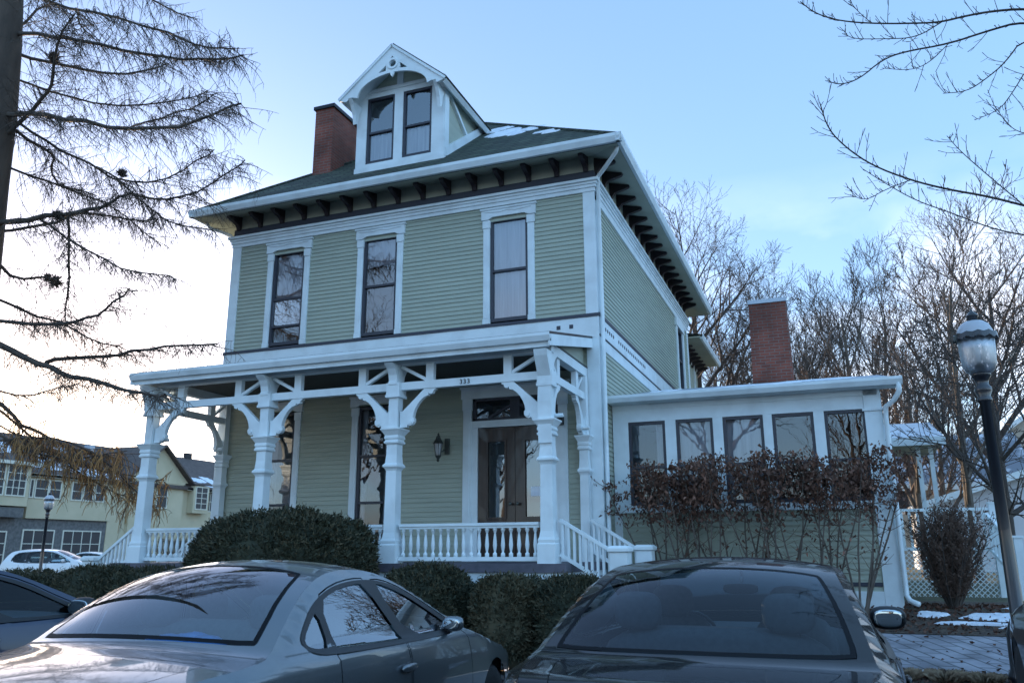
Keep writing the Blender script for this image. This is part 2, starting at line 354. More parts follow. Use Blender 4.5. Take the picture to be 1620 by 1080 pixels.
def casing_fancy(fr, u0, u1, z0, z1, head=.22, sw=.13):
    b = MB(); s = sw
    for a, c in ((u0 - s, u0), (u1, u1 + s)):
        fr.box(b, a, c, .004, .038, z0, z1 - .01)
        fr.box(b, a - .012, c + .012, .004, .052, z1 - .16, z1 - .01)          # capital block
        fr.box(b, a + .03, c - .03, .038, .046, z0 + .1, z1 - .3)              # raised fillet
        fr.box(b, a - .006, c + .006, .004, .048, z0, z0 + .09)
    a, c = u0 - s - .035, u1 + s + .035; m = (a + c) / 2
    poly = [(a, z1), (u0 - .03, z1), (u0 + .06, z1 + .045), (u1 - .06, z1 + .045), (u1 + .03, z1), (c, z1), (c, z1 + head), (a, z1 + head)]
    b.prism(poly, fr.p(0, .03, 0), fr.u, (0, 0, 1), fr.n, .062)
    fr.box(b, a - .02, c + .02, .004, .082, z1 + head - .035, z1 + head)
    poly = [(a + .07, z1 + head - .075), (m - .16, z1 + head - .10), (m, z1 + head - .075), (m + .16, z1 + head - .10), (c - .07, z1 + head - .075), (c - .07, z1 + head - .055), (a + .07, z1 + head - .055)]
    b.prism(poly, fr.p(0, .066, 0), fr.u, (0, 0, 1), fr.n, .016)
    return b
ZB = 5.464
UP = [(-6.80, -6.04), (-4.67, -3.92), (-1.98, -1.24)]
GF = [(-6.68, -6.03), (-4.63, -3.98)]
DOOR = (-2.32, -.72, 1.34, 4.12)
holes_up = [(a, c, 5.50, 7.47) for a, c in UP]
holes_dn = [(a, c, 1.5, 4.12) for a, c in GF] + [DOOR]
siding(FRONT, -W_ + .18, -.18, ZB, 7.73, holes_up); siding(FRONT, -W_ + .18, -.18, .7, 5.06, holes_dn)
siding(SIDE, .2, D_, ZB + .02, 7.6, [(8.3, 9.15, 5.65, 7.35)]); siding(SIDE, .2, D_, .7, 4.9, [])
siding(LEFT, .0, D_, .7, 8.1, []); siding(BACK, -W_, 0, .7, 8.1, [])
window(FRONT, *UP[0], 5.50, 7.47, rails=(.49, .20), curtain=[(.02, .98)], cover=(.50, .98), casing=casing_fancy(FRONT, *UP[0], 5.47, 7.47), lab='upper window with three sash panes, leftmost on the second floor')
window(FRONT, *UP[1], 5.50, 7.47, rails=(.5,), curtain=[(.02, .98)], cover=(.72, .98), casing=casing_fancy(FRONT, *UP[1], 5.47, 7.47), lab='upper window with a dark lower sash, middle of the second floor')
window(FRONT, *UP[2], 5.50, 7.47, rails=(.49,), curtain=[(0.02, .98)], cover=(0, 1), cmat='curtain_lace', casing=casing_fancy(FRONT, *UP[2], 5.47, 7.47), lab='upper window with pale curtains, right of the second floor')
for i, (a, c) in enumerate(GF):
    window(FRONT, a, c, 1.5, 4.12, rails=(.65, .33), glass='old_glass', casing=casing_fancy(FRONT, a, c, 1.36, 4.12, head=.2), curtain=[(.0, .3)] if i == 0 else [(.0, .2), (.8, 1)], lab='tall dark porch window ' + ('nearest the left end' if i == 0 else 'in the middle of the wall'))
# side window near the rear corner
b = MB(); SIDE.box(b, 8.16, 8.3, .004, .05, ZB + .03, 7.35); SIDE.box(b, 9.15, 9.29, .004, .05, ZB + .03, 7.35); SIDE.box(b, 8.1, 9.35, .004, .07, 7.35, 7.56); SIDE.box(b, 8.3, 9.15, .004, .06, ZB + .03, 5.65)
window(SIDE, 8.3, 9.15, 5.65, 7.35, casing=b, curtain=[(.1, .9)], lab='narrow window on the side wall near the rear')
# trim: corner boards, friezes, belts
def cboard(fr, L):
    b = MB()
    for u0, u1, w1, z0, z1 in L: fr.box(b, u0, u1, 0, w1, z0, z1)
    hp(b, 'corner_board', 'white_trim')
for a, c in ((-.185, .03), (-W_ - .03, -W_ + .185)): cboard(FRONT, [(a, c, .034, .68, 5.04)]); cboard(FRONT, [(a, c, .034, ZB + .002, 7.72)])
cboard(SIDE, [(0, .2, .03, .68, 4.87)]); cboard(SIDE, [(0, .2, .03, ZB + .03, 7.58)]); cboard(LEFT, [(0, .2, .03, .68, 7.7)]); cboard(SIDE, [(D_ - .2, D_, .03, .68, 4.87)]); cboard(SIDE, [(D_ - .2, D_, .03, ZB + .03, 7.58)]); cboard(LEFT, [(D_ - .2, D_, .03, .68, 7.7)])
b = MB()
for z0, z1, w_ in ((7.725, 7.80, .045), (7.80, 7.86, .065), (7.86, 7.905, .085), (7.905, 7.955, .12)):
    FRONT.box(b, -W_ - w_, w_, 0, w_, z0, z1); SIDE.box(b, 0, D_, 0, w_, z0, z1); LEFT.box(b, 0, D_, 0, w_, z0, z1)
SIDE.box(b, .2, D_ - .2, 0, .034, 7.58, 7.722)
hp(b, 'frieze_moulding', 'white_trim')
b = MB(); FRONT.box(b, -W_ - .03, .03, 0, .03, 7.957, 8.13); SIDE.box(b, 0, D_, 0, .03, 7.957, 8.13); LEFT.box(b, 0, D_, 0, .03, 7.957, 8.13)
FRONT.box(b, -W_ - .05, .05, 0, .055, 5.405, 5.462); SIDE.box(b, .0, D_, 0, .05, 5.425, 5.482); SIDE.box(b, 0, D_, 0, .045, 5.075, 5.10); LEFT.box(b, 0, D_, 0, .05, 5.405, 5.462)
hp(b, 'dark_band', 'dark_band')
b = MB(); FRONT.box(b, -W_ - .01, .01, 0, .012, 8.13, 8.45); SIDE.box(b, 0, D_, 0, .012, 8.13, 8.45); LEFT.box(b, 0, D_, 0, .012, 8.13, 8.45)
hp(b, 'cornice_board', 'soffit_cream')
b = MB(); FRONT.box(b, -W_ - .036, .036, 0, .04, 5.04, 5.403); SIDE.box(b, 0, D_, 0, .034, 5.102, 5.423); SIDE.box(b, 0, D_, 0, .03, 4.875, 5.073)
hp(b, 'belt_board', 'white_trim')
b = MB()
for u in (-.45, -.68): FRONT.box(b, u - .035, u + .035, .04, .045, 5.225, 5.295)
for k in range(5): b.lathe((.034, .45 + .14 * k, 5.28), [(.035, 0), (.035, .006)], 8, 'x')
for k in range(16): b.lathe((.034, 1.42 + .155 * k, 5.28), [(.035, 0), (.035, .006)], 8, 'x')
hp(b, 'belt_holes', 'dark_band')

# eaves, brackets, gutters, main roof
E_ = .60; ZE = 8.40
b = MB()
def soff(b, x0, x1, y0, y1, X0, X1, Y0, Y1, zi, zo):   # sloping soffit ring between wall rectangle and eave rectangle
    i = [(x0, y0, zi), (x1, y0, zi), (x1, y1, zi), (x0, y1, zi)]; o = [(X0, Y0, zo), (X1, Y0, zo), (X1, Y1, zo), (X0, Y1, zo)]
    b.add(i + o, [(k, (k + 1) % 4, 4 + (k + 1) % 4, 4 + k) for k in range(4)])
soff(b, -W_, 0, 0, D_, -W_ - E_, E_, -E_, D_ + E_, 8.42, 8.27); hp(b, 'soffit', 'soffit_cream')
def bracket(fr, u, ztop=8.40):
    b = MB(); P = [(0.013, -.29), (.06, -.29), (.085, -.24), (.12, -.20), (.19, -.18), (.27, -.16), (.34, -.145), (.385, -.125), (.40, -.095), (.38, -.075), (.34, -.07), (.0130, .012)]
    P = [(x, z if z > -.09 else z) for x, z in P]
    b.prism(P, fr.p(u, 0, ztop), fr.n, (0, 0, 1), fr.u, .085)
    hp(b, 'bracket', 'maroon_bracket')
for i in range(15): bracket(FRONT, -.112 - .5445 * i)
for i in range(18): bracket(SIDE, .116 + .561 * i)
def gutter(b, pts, h=.13, wd=.10):
    for a, c in zip(pts, pts[1:]):
        a, c = Vector(a), Vector(c); d = (c - a).normalized(); n = Vector((d.y, -d.x, 0))
        prof = [(0, -.02), (0, h), (.012, h), (.012, .01), (wd * .55, .01), (wd * .85, h * .55), (wd * .9, h), (wd, h), (wd, h * .55), (wd * .62, -.02)]
        P = [a + n * x + Vector((0, 0, z)) for x, z in prof]; Q = [c + n * x + Vector((0, 0, z)) for x, z in prof]; k = len(prof)
        b.add(P + Q, [(i, (i + 1) % k, k + (i + 1) % k, k + i) for i in range(k)])
        P = [a + n * x + Vector((0, 0, z)) for x, z in prof]
        b.add(P, [tuple(range(k))]); b.add(Q, [tuple(range(k))])
b = MB(); X0, X1, Y0, Y1 = -W_ - E_, E_, -E_, D_ + E_
gutter(b, [(X0 - .1, Y0, 8.30), (X1 + .1, Y0, 8.30)]); gutter(b, [(X1, Y0 - .1, 8.30), (X1, Y1, 8.30)]); gutter(b, [(X0, Y1, 8.30), (X0, Y0 - .1, 8.30)])
hp(b, 'gutter', 'white_trim')
b = MB(); b.tube([(E_ - .02, -.45, 8.30), (E_ - .06, -.42, 8.21), (.3, -.2, 8.08), (.11, -.03, 7.99), (.085, .03, 7.9), (.085, .05, 5.6), (.085, .05, .95), (.12, -.02, .82)], .038, 8)
hp(b, 'downspout', 'white_trim', True)
b = MB(); b.tube([(-W_ - .55, -.3, 8.28), (-W_ - .5, -.25, 8.18), (-W_ - .2, .05, 8.08), (-W_ - .08, .12, 7.95), (-W_ - .08, .12, 1)], .035, 8)
hp(b, 'downspout', 'white_trim', True)
K = .77; t_ = (X1 - X0) / 2; zt = 8.44 + K * t_; RX = (X0 + X1) / 2
def RP(x, y): return 8.44 + K * (y - Y0)
b = MB()
A, B, C_, D0 = (X0, Y0, 8.44), (X1, Y0, 8.44), (X1, Y1, 8.44), (X0, Y1, 8.44); P0, P1 = (RX, Y0 + t_, zt), (RX, Y1 - t_, zt)
dn = Vector((0, 0, -.05)); L = [A, B, C_, D0, P0, P1]; b.add(L, [(0, 1, 4), (1, 2, 5, 4), (2, 3, 5), (3, 0, 4, 5)])
b.add([Vector(p) + dn for p in L], [(4, 1, 0), (4, 5, 2, 1), (5, 3, 2), (5, 4, 0, 3)])
b.add([A, B, C_, D0] + [Vector(p) + dn for p in (A, B, C_, D0)], [(k, 4 + k, 4 + (k + 1) % 4, (k + 1) % 4) for k in range(4)])
ROOF = hp(b, 'roof', 'roof_shingle')
b = MB()   # metal ridge caps along the hips
for a, c in ((A, P0), (B, P0), (P0, P1), (C_, P1), (D0, P1)): b.tube([Vector(a) + Vector((0, 0, .01)), Vector(c) + Vector((0, 0, .01))], .035, 6)
hp(b, 'ridge_cap', 'roof_shingle', piece_of=ROOF)
def blob(b, cx_, cy_, rx, ry, zf, n=40, th=.025, seed=0):
    pts = []
    for i in range(n):
        a = 2 * pi * i / n; r = 1 + .45 * mnoise.noise((cos(a) * 1.6 + seed, sin(a) * 1.6, seed)) + .25 * mnoise.noise((cos(a) * 5 + seed, sin(a) * 5, 3))
        pts.append((cx_ + rx * r * cos(a), cy_ + ry * r * sin(a)))
    V = [(x, y, zf(x, y) + .003) for x, y in pts] + [(cx_ + (x - cx_) * .86, cy_ + (y - cy_) * .86, zf(cx_ + (x - cx_) * .86, cy_ + (y - cy_) * .86) + th) for x, y in pts] + [(cx_, cy_, zf(cx_, cy_) + th * 1.2)]
    b.add(V, [(i, (i + 1) % n, n + (i + 1) % n, n + i) for i in range(n)] + [(n + i, n + (i + 1) % n, 2 * n) for i in range(n)])
b = MB()
for cx_, cy_, rx, ry, s in ((-2.35, 1.7, .42, .30, 1), (-2.0, 1.35, .2, .12, 2), (-1.7, 1.6, .3, .16, 3), (-1.2, .95, .28, .06, 4), (-2.75, 2.25, .35, .2, 5), (-1.0, .75, .18, .05, 6)): b = MB(); blob(b, cx_, cy_, rx, ry, lambda x, y: RP(x, y), seed=s); hp(b, 'snow_patch', 'snow', piece_of=ROOF)

# left chimney
b = MB(); b.box(-6.72, -6.25, 1.0, 2.0, 8.9, 11.28); ch = hp(b, 'chimney', 'red_brick'); ch['label'] = 'red brick chimney on the main roof behind the dormer'
b = MB(); b.box(-6.76, -6.21, .96, 2.04, 11.28, 11.36); b.box(-6.66, -6.31, 1.1, 1.9, 11.36, 11.42); hp(b, 'chimney_cap', 'metal_dark', piece_of=ch)

# dormer
DY = .25; DF = Fr((0, DY, 0), (1, 0, 0), (0, -1, 0))
DW = [(-4.88, -4.23), (-4.03, -3.37)]
b = MB()
DF.box(b, -5.08, -4.88, -.08, .03, 9.05, 10.85); DF.box(b, -4.23, -4.03, -.08, .03, 9.05, 10.85); DF.box(b, -3.37, -3.10, -.08, .03, 9.05, 10.85)
rects(b, DF, [(-4.88, -4.23, 9.05, 9.24), (-4.03, -3.37, 9.05, 9.24), (-4.88, -4.23, 10.74, 10.85), (-4.03, -3.37, 10.74, 10.85)], -.08, .03)
DF.box(b, -5.12, -3.06, -.02, .06, 9.04, 9.16); DF.box(b, -5.1, -3.08, -.05, .05, 10.852, 10.93); DF.box(b, -4.19, -4.05, -.05, .03, 10.932, 11.4)
dm = hp(b, 'dormer', 'white_trim')
for a, c in DW: window(DF, a, c, 9.24, 10.74, rails=(.47,), curtain=[(.02, .98)], cover=(.02, .45), cmat='curtain_lace', deep=.5, flare=.0, lab='dormer window, ' + ('left' if a < -4.5 else 'right') + ' of the pair')
b = MB()  # gable field and cheeks
b.prism([(-5.0, 10.86), (-3.18, 10.86), (-4.09, 11.55)], (0, DY + .02, 0), (1, 0, 0), (0, 0, 1), (0, 1, 0), .03)
for x in (-5.08, -3.13):
    ycut = (10.72 - 8.44) / K + Y0; b.add([(x, DY + .03, 9.1), (x, ycut + .1, 10.8), (x, DY + .03, 10.8)], [(0, 1, 2)])
hp(b, 'dormer_wall', 'sage_siding', piece_of=dm)
xr = -3.10; y9 = lambda z: (z - 8.44) / K + Y0
for x, s in ((xr, 1), (-5.08, -1)):
    b = MB()
    b.box(x - .03 + (.0 if s > 0 else -.01), x + .03, DY - .02, DY + .17, 9.16, 10.7)
    b.bar((x, DY + .05, RP(0, DY + .05) + .10), (x, y9(10.62), 10.70), .07, .17)
    b.bar((x, DY + .17, 10.66), (x, DY + .17 + .95, RP(0, DY + 1.1) + .14), .06, .07)
    hp(b, 'cheek_trim', 'white_trim', piece_of=dm)
AX, AZ = -4.11, 11.62; LX, LZ, RXx, RZ = -5.33, 10.60, -2.89, 10.60; FY = -.15
b = MB(); sb = MB()
yb = lambda z: y9(z)
for ex, ez in ((LX, LZ), (RXx, RZ)):
    d = Vector((ex - AX, 0, ez - AZ)).normalized(); nrm = Vector((-d.z, 0, d.x)); nrm = nrm if nrm.z > 0 else -nrm
    ap, en = Vector((AX, 0, AZ)), Vector((ex, 0, ez))
    def slab(m, o0, o1, y0):
        V = []
        for y_ in (0, 1):
            for p in (ap, en):
                for o in (o0, o1):
                    q = p + nrm * o; V.append((q.x, y0 if y_ == 0 else yb(q.z) + .12, q.z))
        m.hexa([V[0], V[2], V[6], V[4], V[1], V[3], V[7], V[5]])
    slab(b, 0, .035, FY - .03); slab(sb, -.10, -.002, FY + .03)
dr = hp(b, 'dormer_roof', 'roof_shingle'); hp(sb, 'dormer_soffit', 'white_trim', piece_of=dr)
def plate(b, outer, hs, o, a, c, n, t):
    o, a, c, n = Vector(o), Vector(a), Vector(c), Vector(n); polys = [outer] + hs; flat = [p for P in polys for p in P]; k = len(flat)
    tri = geometry.tessellate_polygon([[Vector((p, q, 0)) for p, q in P] for P in polys])
    f = [o + a * p + c * q - n * (t / 2) for p, q in flat]; g = [v + n * t for v in f]; fs = [tuple(x)[::-1] for x in tri] + [tuple(i + k for i in x) for x in tri]; s = 0
    for P in polys:
        m = len(P); fs += [(s + i, s + (i + 1) % m, k + s + (i + 1) % m, k + s + i) for i in range(m)]; s += m
    b.add(f + g, fs)
b = MB()
sl = (AZ - LZ) / (AX - LX)
outer = [(LX, LZ - .02), (LX + .17, LZ - .08), (LX + .3, LZ + .0)] + [(-4.09 + .80 * cos(a), 10.56 + .42 * sin(a)) for a in [pi - pi * i / 16 for i in range(17)]] + [(RXx - .3, RZ), (RXx - .17, RZ - .08), (RXx, RZ - .02), (AX, AZ - .02)]
circ = [(-4.08 + .075 * cos(a), 11.17 + .075 * sin(a)) for a in [2 * pi * i / 16 for i in range(16)]]
tl = [(-4.24, 11.17), (-4.42, 11.02), (-4.24, 11.04)]; tr = [(-3.92, 11.17), (-3.92, 11.04), (-3.74, 11.02)]; tt = [(-4.1, 11.36), (-4.14, 11.305), (-4.06, 11.305)]
plate(b, outer, [circ, tl, tr, tt], (0, FY, 0), (1, 0, 0), (0, 0, 1), (0, 1, 0), .045)
b.ring([(-4.08 + .125 * cos(a), 11.17 + .125 * sin(a)) for a in [2 * pi * i / 20 for i in range(20)]], [(-4.08 + .08 * cos(a), 11.17 + .08 * sin(a)) for a in [2 * pi * i / 20 for i in range(20)]], (0, FY - .03, 0), (1, 0, 0), (0, 0, 1), (0, 1, 0), .03)
for ex, ez in ((LX, LZ), (RXx, RZ)):   # raised edge moulding of the bargeboard
    b.bar((AX, FY - .035, AZ - .02), (ex, FY - .035, ez - .02), .03, .05, up=(0, 0, 1))
b.prism([(-4.13, 10.99), (-4.03, 10.99), (-4.05, 10.90), (-4.08, 10.86), (-4.11, 10.90)], (0, FY - .03, 0), (1, 0, 0), (0, 0, 1), (0, 1, 0), .04)
for x in (-5.06, -3.12):
    b.prism([(.0, 10.58), (.42, 10.58), (.42, 10.5), (.34, 10.36), (.3, 10.14), (.24, 10.1), (.2, 10.3), (.1, 10.48)], (x, .22 - .42 + .0, 0), (0, 1, 0), (0, 0, 1), (1, 0, 0), .07)
hp(b, 'bargeboard', 'white_trim', piece_of=dm)

# rear wing
b = MB(); XR = -.35
for z0, z1 in ((.7, 7.5),): b.box(-7, XR, D_ + .004, 14.4, z0, z1)
wg = hp(b, 'rear_wing_wall', 'sage_siding')
b = MB(); b.box(XR, XR + .03, D_ + .1, D_ + .28, 4.9, 7.3); b.box(XR, XR + .04, D_ + .05, 14.4, 7.3, 7.5); b.box(XR, XR + .04, 13.6, 13.75, 4.9, 7.3); b.box(XR, XR + .035, 11.2, 12.5, 5.4, 7.2); hp(b, 'wing_trim', 'white_trim', piece_of=wg)
b = MB(); b.box(XR + .035, XR + .05, 11.35, 12.35, 5.5, 7.1); hp(b, 'wing_window', 'sash_dark', piece_of=wg)
b = MB(); b.box(-7.5, .36, D_ + .2, 14.6, 7.52, 7.56); hp(b, 'wing_soffit', 'soffit_cream', piece_of=wg)
b = MB(); b.hexa([(-7.5, D_ + .2, 7.6), (.42, D_ + .2, 7.6), (.42, 14.65, 7.6), (-7.5, 14.65, 7.6), (-4, D_ + .2, 8.3), (-3.4, D_ + .2, 8.3), (-3.4, 12.6, 8.3), (-4, 12.6, 8.3)]); hp(b, 'wing_roof', 'roof_shingle', piece_of=wg)
b = MB(); gutter(b, [(.33, D_ + .25, 7.52), (.33, 14.65, 7.52)], .11); hp(b, 'wing_gutter', 'white_trim', piece_of=wg)
WS = Fr((XR, 0, 0), (0, 1, 0), (1, 0, 0))
for i in range(7):
    bracket(WS, D_ + .75 + .55 * i, 7.51)

# ------------------------------------------------------------------ porch
PX = [-7.60, -5.17, -2.75, -.26]; PY = -2.0; ZF = 1.34
b = MB(); b.box(-8.0, .04, -2.22, .0, 1.22, ZF); hp(b, 'porch_floor', 'porch_floor')
b = MB(); b.box(-7.98, .02, -2.19, -2.15, .95, 1.216); b.box(-7.98, -7.94, -2.15, 0, .6, 1.216); b.box(-.02, .02, -2.15, 0, .6, 1.216)
for i in range(40): b.box(-7.95 + i * .2, -7.87 + i * .2, -2.19, -2.16, .4, .95)
hp(b, 'porch_skirt', 'white_trim')
b = MB(); PR0, PR1, PRY = -7.86, -.08, -2.36
b.hexa([(PR0, PRY, 4.53), (PR1, PRY, 4.53), (PR1, .0, 5.02), (PR0, .0, 5.02), (PR0, PRY, 4.57), (PR1, PRY, 4.57), (PR1, .0, 5.06), (PR0, .0, 5.06)])
pr = hp(b, 'porch_roof', 'metal_dark')
b = MB(); b.box(PR0 + .03, PR1 - .03, PRY + .05, PRY + .09, 4.36, 4.53)
gutter(b, [(PR0, PRY + .05, 4.455), (PR1, PRY + .05, 4.455)], .10, .09)
b.hexa([(PR1 - .03, PRY + .0, 4.36), (PR1, PRY + .0, 4.36), (PR1, -.01, 4.86), (PR1 - .03, -.01, 4.86), (PR1 - .03, PRY, 4.53), (PR1, PRY, 4.53), (PR1, -.01, 5.02), (PR1 - .03, -.01, 5.02)])
b.hexa([(PR0, PRY + .0, 4.36), (PR0 + .03, PRY, 4.36), (PR0 + .03, -.01, 4.86), (PR0, -.01, 4.86), (PR0, PRY, 4.53), (PR0 + .03, PRY, 4.53), (PR0 + .03, -.01, 5.02), (PR0, -.01, 5.02)])
hp(b, 'porch_fascia', 'white_trim', piece_of=pr)
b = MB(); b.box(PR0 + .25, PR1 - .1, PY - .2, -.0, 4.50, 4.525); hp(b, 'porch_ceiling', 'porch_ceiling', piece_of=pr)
b = MB(); b.box(-7.7, -.16, PY - .07, PY + .07, 4.345, 4.498); b.box(-.33, -.19, PY + .07, -.02, 4.345, 4.498); b.box(-7.67, -7.53, PY + .07, -.02, 4.345, 4.498)
hp(b, 'porch_header', 'white_trim', piece_of=pr)
for x in (-.25, -7.7): b = MB(); b.add([(x, PY, 4.5), (x, -.02, 4.5), (x, -.02, 4.98)], [(0, 1, 2)]); hp(b, 'porch_gable_infill', 'sage_siding', piece_of=pr)
def sqprof(b, x, y, prof, n=4): b.lathe((x, y, 0), prof, n, square=True)
def post(x, y, half=None):
    b = MB(); q = .112
    prof = [(.165, ZF), (.165, 1.60), (.15, 1.62), (.155, 1.66), (.135, 1.70), (.118, 1.78), (.108, 2.70), (.125, 2.73), (.160, 2.76), (.160, 2.785), (.125, 2.82), (.112, 2.95), (.112, 3.10),
            (.150, 3.12), (.152, 3.145), (.135, 3.16), (.135, 3.18), (.150, 3.19), (.150, 3.215), (.14, 3.24), (.185, 3.30), (.21, 3.325), (.21, 3.345), (.10, 3.36), (.10, 4.345)]
    prof = [(r * .80, z) for r, z in prof]
    if half: prof = [(r * .8, z) for r, z in prof]
    sqprof(b, x, y, prof)
    if not half:
        for s in ((0, -1), (0, 1)):     # corbel flaring forward under the eave
            P = [(.09, 4.02), (.13, 4.03), (.13, 4.07), (.11, 4.09), (.13, 4.18), (.19, 4.27), (.26, 4.32), (.29, 4.345), (.09, 4.345)]
            b.prism(P, (x, y, 0), (0, s[1], 0), (0, 0, 1), (1, 0, 0), .15)
        b.box(x - .125, x + .125, y - .125, y + .125, 3.83, 3.87); b.box(x - .115, x + .115, y - .115, y + .115, 3.87, 4.06)
    return hp(b, 'porch_post', 'white_trim')
for x in PX: post(x, PY)
for x in (-7.6, -.24): post(x, -.135, True)
# flared outer corbel of the right corner post
b = MB(); b.prism([(-.1, 3.95), (-.14, 3.6), (-.12, 3.0), (-.09, 3.0), (-.05, 4.34), (-.30, 4.34), (-.27, 4.25)], (PX[3] - .0, PY, 0), (0, 1, 0), (0, 0, 1), (1, 0, 0), .20); hp(b, 'corner_corbel', 'white_trim')
KN = [(.0, 3.35), (.0, 3.70), (.36, 3.985), (.60, 3.985), (.655, 3.985), (.655, 3.945), (.625, 3.93), (.60, 3.89), (.565, 3.875), (.545, 3.895), (.54, 3.865), (.47, 3.84), (.40, 3.79), (.335, 3.72), (.29, 3.65), (.25, 3.56), (.225, 3.49), (.235, 3.455), (.225, 3.41), (.185, 3.375), (.14, 3.365), (.12, 3.35)]
KN = [(x + .095, z) for x, z in KN]
KNI = [(.10 + .02, 3.62), (.12, 3.54), (.16, 3.55), (.22, 3.63), (.29, 3.72), (.37, 3.82), (.46, 3.91), (.42, 3.95)]
def truss(p, d, L, both=True):
    """truss panels along direction d from post p for length L (open panel between the two verticals)"""
    p = Vector((*p, 0)); d = Vector((*d, 0)); n = Vector((-d.y, d.x, 0)); Z = Vector((0, 0, 1)); b = MB()
    def bx(s0, s1, z0, z1, t=.09): P = [(s0, z0), (s1, z0), (s1, z1), (s0, z1)]; b.prism(P, p, d, Z, n, t)
    bx(.10, L - .10, 3.945, 4.065, .10)
    v = .60 if L > 2.2 else .45
    for s in (v, L - v): bx(s - .065, s + .065, 4.066, 4.344, .085)
    for s0, s1 in ((.10, v - .06), (L - .10, L - v + .06)):
        b.bar(p + d * s0 + Z * 4.32, p + d * s1 + Z * 4.085, .06, .05)
    tr = hp(b, 'porch_truss', 'white_trim')
    for sgn in (1, -1):
        b = MB(); o = p if sgn > 0 else p + d * L; sc = v / .60 if L < 2.2 else 1
        # slender curved brace: straight inner edge from post to beam, curved outer edge with scrolled ends
        P = [(.10, 3.36), (.10, 3.62), (.13, 3.60)] + [(.13 + .38 * k / 6, 3.60 + .345 * k / 6) for k in range(1, 7)] + [(.70, 3.945), (.70, 3.92), (.665, 3.905), (.655, 3.865), (.61, 3.85), (.585, 3.875), (.575, 3.835), (.515, 3.82), (.455, 3.775), (.40, 3.71), (.36, 3.64), (.335, 3.57), (.325, 3.51), (.345, 3.485), (.345, 3.44), (.315, 3.40), (.27, 3.385), (.235, 3.40), (.22, 3.36)]
        P = [(.10 + (x - .10) * sc, z) for x, z in P]
        b.prism(P, o, d * sgn, Z, n, .075)
        b.lathe(o + d * sgn * (.10 + .185 * sc) + Z * 3.44 - n * .055, [(.03, 0), (.03, .11)], 10, 'y' if abs(d.x) > .5 else 'x')
        hp(b, 'knee_brace', 'white_trim', piece_of=tr)
for a, c in zip(PX, PX[1:]): truss((a, PY), (1, 0), c - a)
truss((-.26, PY), (0, 1), 1.9); truss((-7.6, PY), (0, 1), 1.9)
for s, x in ((-1, -7.6),):
    b = MB(); b.bar((x - .1, PY, 3.95), (x - .35, PY, 4.4), .06, .06); b.prism([(.1, 3.9), (.2, 3.95), (.22, 4.15), (.3, 4.34), (.38, 4.42), (.1, 4.42)], (x, PY, 0), (-1, 0, 0), (0, 0, 1), (0, 1, 0), .08); hp(b, 'end_corbel', 'white_trim')
# house number on the beam
tx = bpy.data.curves.new('house_number', 'FONT'); tx.body = '333'; tx.size = .10; tx.extrude = .004; tx.align_x = 'CENTER'; tx.space_character = 1.25
tmp = bpy.data.objects.new('tmp', tx); COL.objects.link(tmp); bpy.context.view_layer.update()
me = bpy.data.meshes.new_from_object(tmp); bpy.data.objects.remove(tmp)
me.transform(Matrix.Translation((-1.55, PY - .058, 3.968)) @ Matrix.Rotation(pi / 2, 4, 'X')); me.materials.clear(); me.materials.append(MAT['metal_dark'])
o = bpy.data.objects.new('house_number', me); COL.objects.link(o); o.parent = HR; o.location = -HR.location
# railings
BPROF = [(.032, 0), (.032, .05), (.020, .055), (.016, .075), (.026, .12), (.032, .165), (.028, .21), (.018, .30), (.015, .335), (.024, .345), (.024, .36), (.032, .365), (.032, .42)]
def railing(x0, x1, y):
    b = MB(); b.box(x0, x1, y - .055, y + .055, 1.865, 1.905); b.box(x0, x1, y - .035, y + .035, 1.83, 1.863); b.box(x0, x1, y - .04, y + .04, 1.375, 1.43); rl = hp(b, 'porch_rail', 'white_trim')
    n = max(2, int((x1 - x0) / .118)); b = MB()
    for i in range(n): b.lathe((x0 + (i + .5) * (x1 - x0) / n, y, 1.43), BPROF[:], 8)
    hp(b, 'balusters', 'white_trim', True, piece_of=rl)
railing(PX[0] + .14, PX[1] - .14, PY); railing(PX[1] + .14, PX[2] - .14, PY); railing(PX[2] + .14, PX[3] - .14, PY)
def stair_rail(x0, x1, y, z0, z1, side):
    s = side; b = MB(); b.bar((x0, y, z0), (x1, y, z1), .07, .045); b.bar((x0, y, z0 - .47), (x1, y, z1 - .47), .05, .05); rl = hp(b, 'stair_rail', 'white_trim')
    n = 9; b = MB()
    for i in range(n):
        f = (i + .5) / n; x = x0 + (x1 - x0) * f; z = z0 + (z1 - z0) * f; b.box(x - .018, x + .018, y - .018, y + .018, z - .46, z - .01)
    hp(b, 'balusters', 'white_trim', piece_of=rl)
    b = MB(); xn = x1 + .11 * s; zg = .35; sqprof(b, xn, y, [(.12, zg), (.12, z1 - .02), (.15, z1 - .0), (.15, z1 + .04), (.13, z1 + .06), (.11, z1 + .075)]); hp(b, 'newel_post', 'white_trim')
stair_rail(-.12, .62, -1.92, 1.93, 1.50, 1); stair_rail(-.12, .62, -.28, 1.98, 1.52, 1)
stair_rail(-7.74, -8.5, -2.0, 1.93, 1.38, -1); stair_rail(-7.74, -8.5, -.3, 1.93, 1.38, -1)
b = MB(); b2 = MB()
for k in range(4): b.box(.045 + .25 * k, .045 + .25 * (k + 1), -1.9, -.3, .2, 1.34 - .2 * (k + 1)); b2.box(-8.01 - .25 * (k + 1), -8.01 - .25 * k, -1.95, -.3, .2, 1.34 - .2 * (k + 1))
hp(b, 'steps', 'porch_floor'); hp(b2, 'steps', 'porch_floor')
